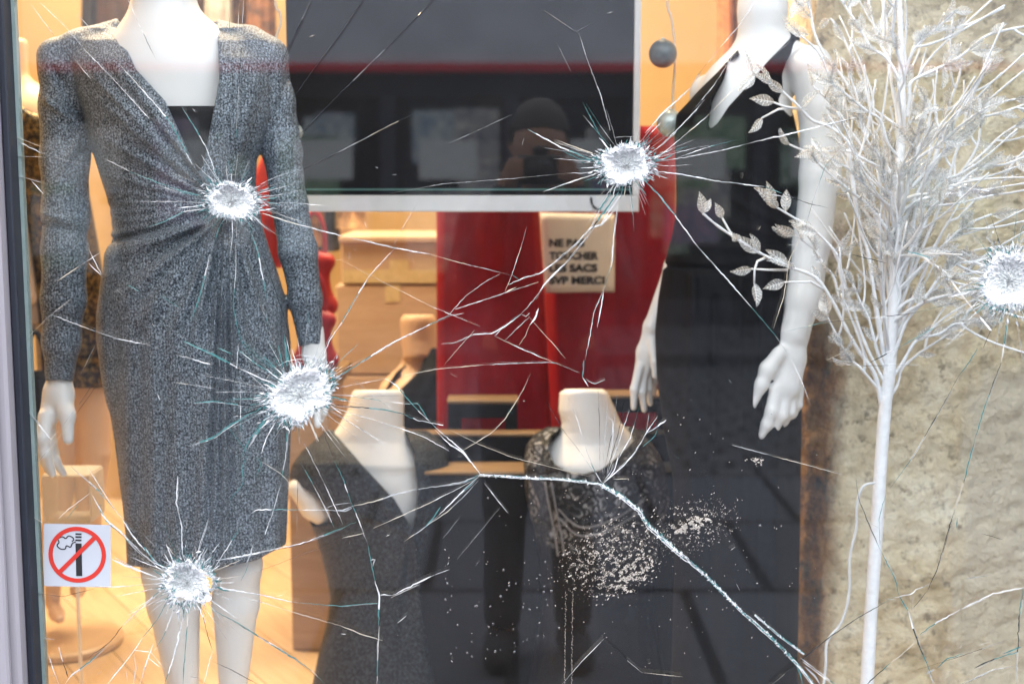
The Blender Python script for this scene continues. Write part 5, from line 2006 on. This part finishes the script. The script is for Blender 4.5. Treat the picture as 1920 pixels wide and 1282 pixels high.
for (xa, xb, nm) in ((140, 530, 'steel clothes rail over the garments at the left back'), (555, 700, 'short clothes rail over the long dresses behind the screen'), (1335, 1410, 'short clothes rail behind the black dress mannequin')):
    a, b_ = P(xa, -160, 4.25), P(xb, -160, 4.25)
    z = P(xa, -190, 4.25).z
    t = thing('clothes_rail', ((a.x + b_.x) / 2, 4.25, z), nm, 'rail', 'clothes rails')
    MB().tube([(a.x, 4.25, z), (b_.x, 4.25, z)], .012, 10).build('bar', BOARDF, t, True)
    for x in (a.x + .03, b_.x - .03):
        MB().tube([(x, 4.25, z + .0125), (x, 4.25, RZ1)], .006, 8).build('bracket', BOARDF, t, True)


def handbag(px0, px1, py0, py1, d, m, label, handle=True, name='handbag'):
    a, b_ = P(px0, py1, d), P(px1, py0, d)
    c = ((a.x + b_.x) / 2, d, a.z)
    t = thing(name, c, label, 'bag')
    Fd = Field((a.x - .03, d - .09, a.z - .02), (b_.x + .03, d + .09, b_.z + .02), .005)
    w, h = (b_.x - a.x) / 2, (b_.z - a.z)
    Fd.cone((a.x + w * .35, d, a.z + h * .18), (b_.x - w * .35, d, a.z + h * .18), w * .34, w * .34, .02)
    Fd.cone((a.x + w * .4, d, a.z + h * .8), (b_.x - w * .4, d, a.z + h * .8), w * .3, w * .3, .06)
    Fd.cone((c[0], d, a.z + h * .3), (c[0], d, a.z + h * .75), w * .75, w * .6, .03, .6)
    Fd.build('body', m, t, 1)
    if handle:
        q = [(c[0] - w * .45, d, b_.z - .02), (c[0] - w * .4, d, b_.z + .05), (c[0], d, b_.z + .085), (c[0] + w * .4, d, b_.z + .05), (c[0] + w * .45, d, b_.z - .02)]
        MB().tube(smooth_path(q, 6), .006, 8).build('handle', m, t, True)


handbag(552, 632, 462, 600, 3.3, REDL, 'scarlet leather bag beside the cuff of the grey sleeve')
handbag(548, 634, 575, 700, 3.22, PLUM, 'raspberry red leather bag below the scarlet one')
handbag(40, 102, 690, 800, 3.02, BLKMET, 'black handbag behind the pale hand at the left frame')

# stand carrying the bags
def stand():
    a, b_ = P(540, 700, 3.3), P(645, 700, 3.3)
    t = thing('display_plinth', ((a.x + b_.x) / 2, 3.3, FZ), 'dark wooden plinth carrying the two red bags', 'plinth')
    z = P(560, 700, 3.22).z - .002
    MB().box((a.x, 3.14, z - .03), (b_.x, 3.46, z), 0, .003).build('top', OAKTOP, t)
    MB().box((a.x + .02, 3.16, FZ), (b_.x - .02, 3.44, z - .0305), 0, .003).build('body', CARD, t)


stand()
# clear acrylic box by the pale hand
def acrylic():
    d = 2.5
    a, b_ = P(84, 978, d), P(166, 893, d)
    t = thing('acrylic_box', ((a.x + b_.x) / 2, d + .04, a.z), 'small clear acrylic box on a stem above the no vaping sticker', 'box')
    ACR = clear('clear_acrylic', (0.97, 0.96, 0.94), 1.5, 0.03, 0.05, (0.8, 0.75, 0.68), 0.10)
    ACE = clear('acrylic_edge', (0.9, 0.9, 0.88), 1.5, 0.2, 0.1, (0.85, 0.8, 0.74), 0.55)
    w = .003
    MB().box((a.x, d, a.z), (b_.x, d + w, b_.z)).build('front_panel', ACR, t)
    MB().box((a.x, d + .08, a.z), (b_.x, d + .08 + w, b_.z)).build('back_panel', ACR, t)
    mb = MB()
    for x in (a.x - .0025, b_.x + .0002): mb.box((x, d - .001, a.z), (x + .0025, d + .084, b_.z))
    mb.box((a.x, d - .001, a.z - .0032), (b_.x, d + .084, a.z - .0002))
    mb.box((a.x, d - .001, b_.z + .0002), (b_.x, d + .084, b_.z + .0032))
    mb.build('edges', ACE, t)
    MB().tube([((a.x + b_.x) / 2, d + .04, FZ), ((a.x + b_.x) / 2, d + .04, a.z - .0035)], .004, 10).build('stem', ACE, t, True)
acrylic()

# ------------------------------------------------------------ lamps of the shop
def ceiling_lamp(x, y, power, label, size=.22, z=RZ1 - .004):
    t = thing('ceiling_lamp', (x, y, z), label, 'lamp', 'round ceiling lamps of the shop')
    MB().lathe((x, y, z - .05), [(size * .9, 0), (size, .01), (size, .049)], 32).build('housing', BOARDF, t)
    MB().lathe((x, y, z - .056), [(size * .8, 0), (size * .82, .005)], 32).build('diffuser', lamp_mat('warm_diffuser', (1, .70, .36), 4), t)
    ld = bpy.data.lights.new('lamp_light', 'AREA')
    ld.shape = 'DISK'; ld.size = size * 1.6; ld.energy = power; ld.color = (1, .80, .55)
    lo = bpy.data.objects.new('lamp_light', ld)
    COL.objects.link(lo)
    lo.parent = t
    lo.location = (0, 0, -.062)


ceiling_lamp(-1.25, 3.40, 8.5, 'round ceiling lamp at the left end of the shop', .3)
ceiling_lamp(-.42, 3.5, 4, 'round ceiling lamp over the cardboard boxes', .3)
ceiling_lamp(.12, 3.5, 2.5, 'round ceiling lamp over the crimson drapes', .3)
ceiling_lamp(1.5, 3.9, .4, 'round ceiling lamp behind the stone pillar', .3)


def pendant():
    c = P(1398, 17, 3.9)
    t = thing('pendant_lamp', c, 'glowing warm pendant bulb beside the neck of the black dress mannequin', 'lamp')
    MB().lathe(c, [(.016 * math.sin(math.pi * i / 10), -.016 * math.cos(math.pi * i / 10)) for i in range(1, 10)], 20).build('bulb', lamp_mat('warm_bulb', (1, .78, .5), 6), t, True)
    MB().tube([(c.x, c.y, c.z + .017), (c.x, c.y, RZ1)], .003, 8).build('cord', INK, t, True)
pendant()


# ------------------------------------------------------------ the street behind the photographer (seen in the glass)
struct('pavement', MB().box((-40, -2.75, -.12), (40, 1.79, 0)), slabs_mat('grey_stone_slabs', .62, .95, (.15, .162, .195), (.108, .118, .145), (.008, .009, .012), .022))
struct('road', MB().box((-40, -7.2, -.22), (40, -2.751, -.10)), slabs_mat('cobbled_road', .24, .17, (.14, .15, .175), (.10, .107, .128), (.02, .021, .025), .022))
struct('pavement', MB().box((-40, -9.25, -.12), (40, -7.201, 0)), slabs_mat('grey_stone_slabs_far', .55, .85, (.10, .108, .13), (.085, .09, .105), (.02, .02, .024), .02))
struct('ground', MB().box((-150, -150, -.40), (150, 150, -.23)), mat('street_ground', (.09, .09, .095), .9, scale=1))


def opposite():
    t = thing('shop_building', (0, -9.3, 0), 'shop across the street with pale fascia and red stripe, seen mirrored in the glass', 'building')
    y = -9.3
    st = mat('pale_render', (.68, .69, .72), .9, scale=2)
    MB().box((-16, y - 8, 4.0), (16, y, 6.6)).build('wall', st, t)
    MB().box((-16, y - 8, -.1), (16, y - .35, 3.9995)).build('interior_wall', mat('dark_shop_inside', (.035, .035, .04), .9, scale=2), t)
    fas = mat('white_fascia_board', (.76, .76, .82), .6, scale=2)
    zt = 2.51
    MB().box((-16, y + .0005, zt + .001), (16, y + .16, 3.999)).build('fascia', fas, t)
    MB().box((-16, y + .0, zt - .075), (16, y + .19, zt)).build('red_band', mat('red_band_paint', (.80, .03, .05), .5), t)
    MB().box((-16, y - .02, zt - .30), (16, y + .06, zt - .0755)).build('shutter_box', mat('dark_shutter_box', (.02, .02, .024), .5), t)
    # lettering lines, too blurred to read in the photograph
    rs = np.random.default_rng(2)
    blk = mat('grey_sign_letters', (.30, .30, .34), .6)
    x = 0.9
    post = mat('dark_aluminium', (.055, .055, .075), .4)
    glass = mat('dark_shop_glass', (.012, .014, .018), .08)
    cols = [(.16, .22, .30), (.30, .33, .30), (.07, .12, .08), (.35, .32, .28), (.12, .16, .24)]
    for i, xx in enumerate(np.arange(-7.2, 7.3, 1.2)):
        MB().box((xx - .07, y - .05, 0), (xx + .07, y + .05, zt - .3005)).build('post', post, t)
        MB().box((xx + .0705, y - .03, .25), (xx + 1.1295, y - .02, zt - .3005)).build('shop_window', glass, t)
        MB().box((xx + .0705, y - .03, 0), (xx + 1.1295, y + .02, .2495)).build('stall_riser', post, t)
        # posters and notices in the window
        mb = MB()
        for k in range(9):
            w, h = rs.uniform(.2, .6), rs.uniform(.2, .7)
            a = rs.uniform(xx + .1, xx + 1.1 - w); b_ = rs.uniform(.5, zt - .4 - h)
            mb.box((a, y - .0185 + k * .0021, b_), (a + w, y - .0175 + k * .0021, b_ + h))
            mb.m[-6:] = [rs.integers(0, 5)] * 6
        MB().box((xx + .30, y - .002, 1.42), (xx + .86, y, 1.80)).build('white_notice', mat('white_notice_paper', (.85, .85, .82), .7), t)
        mb.build('poster', [POST[j] for j in range(5)], t)
    for xx in np.arange(-14, 14, 2.4):
        MB().box((xx, y - .01, 4.5), (xx + 1.1, y + .03, 6.0)).build('upper_window', glass, t)


POST = [mat('poster_print', c, .6, col2=c2, scale=9) for c, c2 in (((.25, .36, .48), (.75, .78, .72)), ((.5, .6, .42), (.10, .22, .12)), ((.75, .70, .60), (.2, .2, .26)), ((.12, .20, .14), (.5, .62, .5)), ((.55, .36, .48), (.16, .2, .3)))]
opposite()

# our own shop front round the window
fac = thing('shop_facade', (0, 1.9, 0), 'stone shop front wall round the broken window', 'building')
fm = mat('shop_front_stone', (.40, .36, .29), .9, scale=3)
MB().box((-14, 1.90, -.1), (-.9305, 2.15, 3.6)).build('wall', fm, fac)
MB().box((1.6505, 1.90, -.1), (14, 2.15, 3.6)).build('wall', fm, fac)
MB().box((-.9300, 1.90, 3.0605), (1.65, 2.15, 3.6)).build('lintel', fm, fac)
MB().box((-.9300, 1.80, -.1), (1.65, 1.895, .1995)).build('sill', fm, fac)
MB().box((-1.9, 1.95, 3.6005), (2.5, 5, 3.7)).build('roof', fm, fac)


# ------------------------------------------------------------ the photographer (only mirrored in the glass)
def photographer():
    t = thing('person', (.10, -.32, 0), 'person in dark clothes holding a camera to the eye, mirrored in the glass', 'person')
    jk = mat('dark_jacket', (.045, .048, .058), .8, scale=30)
    tr_ = mat('dark_trousers', (.085, .092, .11), .85, scale=30)
    hr = mat('dark_hair', (.02, .013, .009), .6, scale=90)
    sk = mat('skin', (.46, .26, .18), .5, scale=12)
    B = Field((-.33, -.52, -.01), (.48, .02, 1.78), .01)
    c = .08
    B.ball((c, -.20, 1.57), (.078, .098, .118), .01)
    B.cone((c, -.15, 1.50), (c, -.118, 1.485), .03, .02, .02)
    B.cone((c, -.105, 1.565), (c, -.112, 1.545), .010, .014, .008)
    for s in (-1, 1): B.cone((c + s * .08, -.21, 1.56), (c + s * .083, -.215, 1.58), .012, .012, .006)
    B.cone((c, -.225, 1.47), (c, -.25, 1.38), .052, .058, .02)
    B.cone((c, -.27, 1.30), (c, -.27, 1.02), .13, .13, .04, .75)
    B.cone((c - .17, -.26, 1.34), (c + .17, -.26, 1.34), .06, .06, .04)
    for s in (-1, 1):
        B.cone((c + s * .185, -.25, 1.33), (c + s * .22, -.14, 1.16), .047, .040, .02)
        B.cone((c + s * .22, -.14, 1.16), (c + s * .095, -.075, 1.46), .037, .026, .02)
        B.cone((c + s * .09, -.07, 1.47), (c + s * .075, -.06, 1.51), .03, .028, .01, .6)
        for q in range(4):
            z = 1.475 + q * .018
            B.cone((c + s * .085, -.05, z), (c + s * .05, -.035, z + .004), .0095, .0085, .003)
        B.cone((c + s * .08, -.08, 1.475), (c + s * .045, -.10, 1.47), .012, .009, .004)
        B.cone((c + s * .085, -.27, .98), (c + s * .10, -.27, .50), .085, .055, .03)
        B.cone((c + s * .10, -.27, .50), (c + s * .11, -.30, .08), .052, .036, .02)
        B.cone((c + s * .11, -.32, .045), (c + s * .125, -.15, .035), .042, .036, .02)
    B.build('body', sk, t, 1)
    J = Field((-.33, -.52, .80), (.48, .02, 1.52), .009)
    J.cone((c, -.275, 1.30), (c, -.275, .95), .155, .160, .03, .78)
    J.cone((c - .17, -.265, 1.335), (c + .17, -.265, 1.335), .073, .073, .05)
    J.cone((c, -.24, 1.40), (c, -.245, 1.37), .072, .075, .03)
    for s in (-1, 1):
        J.cone((c + s * .185, -.255, 1.325), (c + s * .225, -.142, 1.155), .062, .055, .02)
        J.cone((c + s * .225, -.142, 1.155), (c + s * .103, -.08, 1.435), .053, .037, .02)
    J.build('jacket', jk, t, 1)
    T = Field((-.2, -.48, .10), (.36, -.08, 1.0), .012)
    for s in (-1, 1):
        T.cone((c + s * .085, -.275, .93), (c + s * .10, -.272, .50), .10, .070, .03)
        T.cone((c + s * .10, -.272, .50), (c + s * .11, -.295, .13), .067, .058, .02)
    T.build('trousers', tr_, t, 1)
    for s in (-1, 1):
        S_ = Field((c + s * .12 - .08, -.40, -.005), (c + s * .12 + .08, -.08, .11), .008)
        S_.cone((c + s * .11, -.33, .052), (c + s * .125, -.145, .042), .054, .044, .02)
        S_.build('shoe', jk, t, 1)
    H = Field((-.06, -.36, 1.42), (.22, -.06, 1.74), .006)
    H.ball((c, -.215, 1.60), (.09, .105, .112), .01)
    v = H
    H.D = np.maximum(H.D, -(np.maximum(H.z[None, None, :] - 1.63, np.maximum(H.y[None, :, None] + .185, -1)) * -1) if False else H.D)
    cut = np.minimum(1.615 - H.z[None, None, :], H.y[None, :, None] + .20)
    H.D = np.maximum(H.D, cut.astype(np.float32))
    H.build('hair', hr, t, 1)
    cam_t = thing('camera_in_hands', (c, -.04, 1.5), 'black camera held up in both hands by the mirrored person', 'camera')
    bk = mat('black_camera_plastic', (.015, .015, .016), .45)
    MB().box((c - .068, -.085, 1.462), (c + .068, -.035, 1.545), 0, .008).build('body', bk, cam_t)
    MB().box((c - .022, -.08, 1.5455), (c + .022, -.04, 1.570), 0, .006).build('viewfinder', bk, cam_t)
    mb = MB()
    mb.tube([(c, -.0345, 1.50), (c, -.004, 1.50)], [.038, .038], 24)
    mb.build('lens', bk, cam_t, True)


photographer()
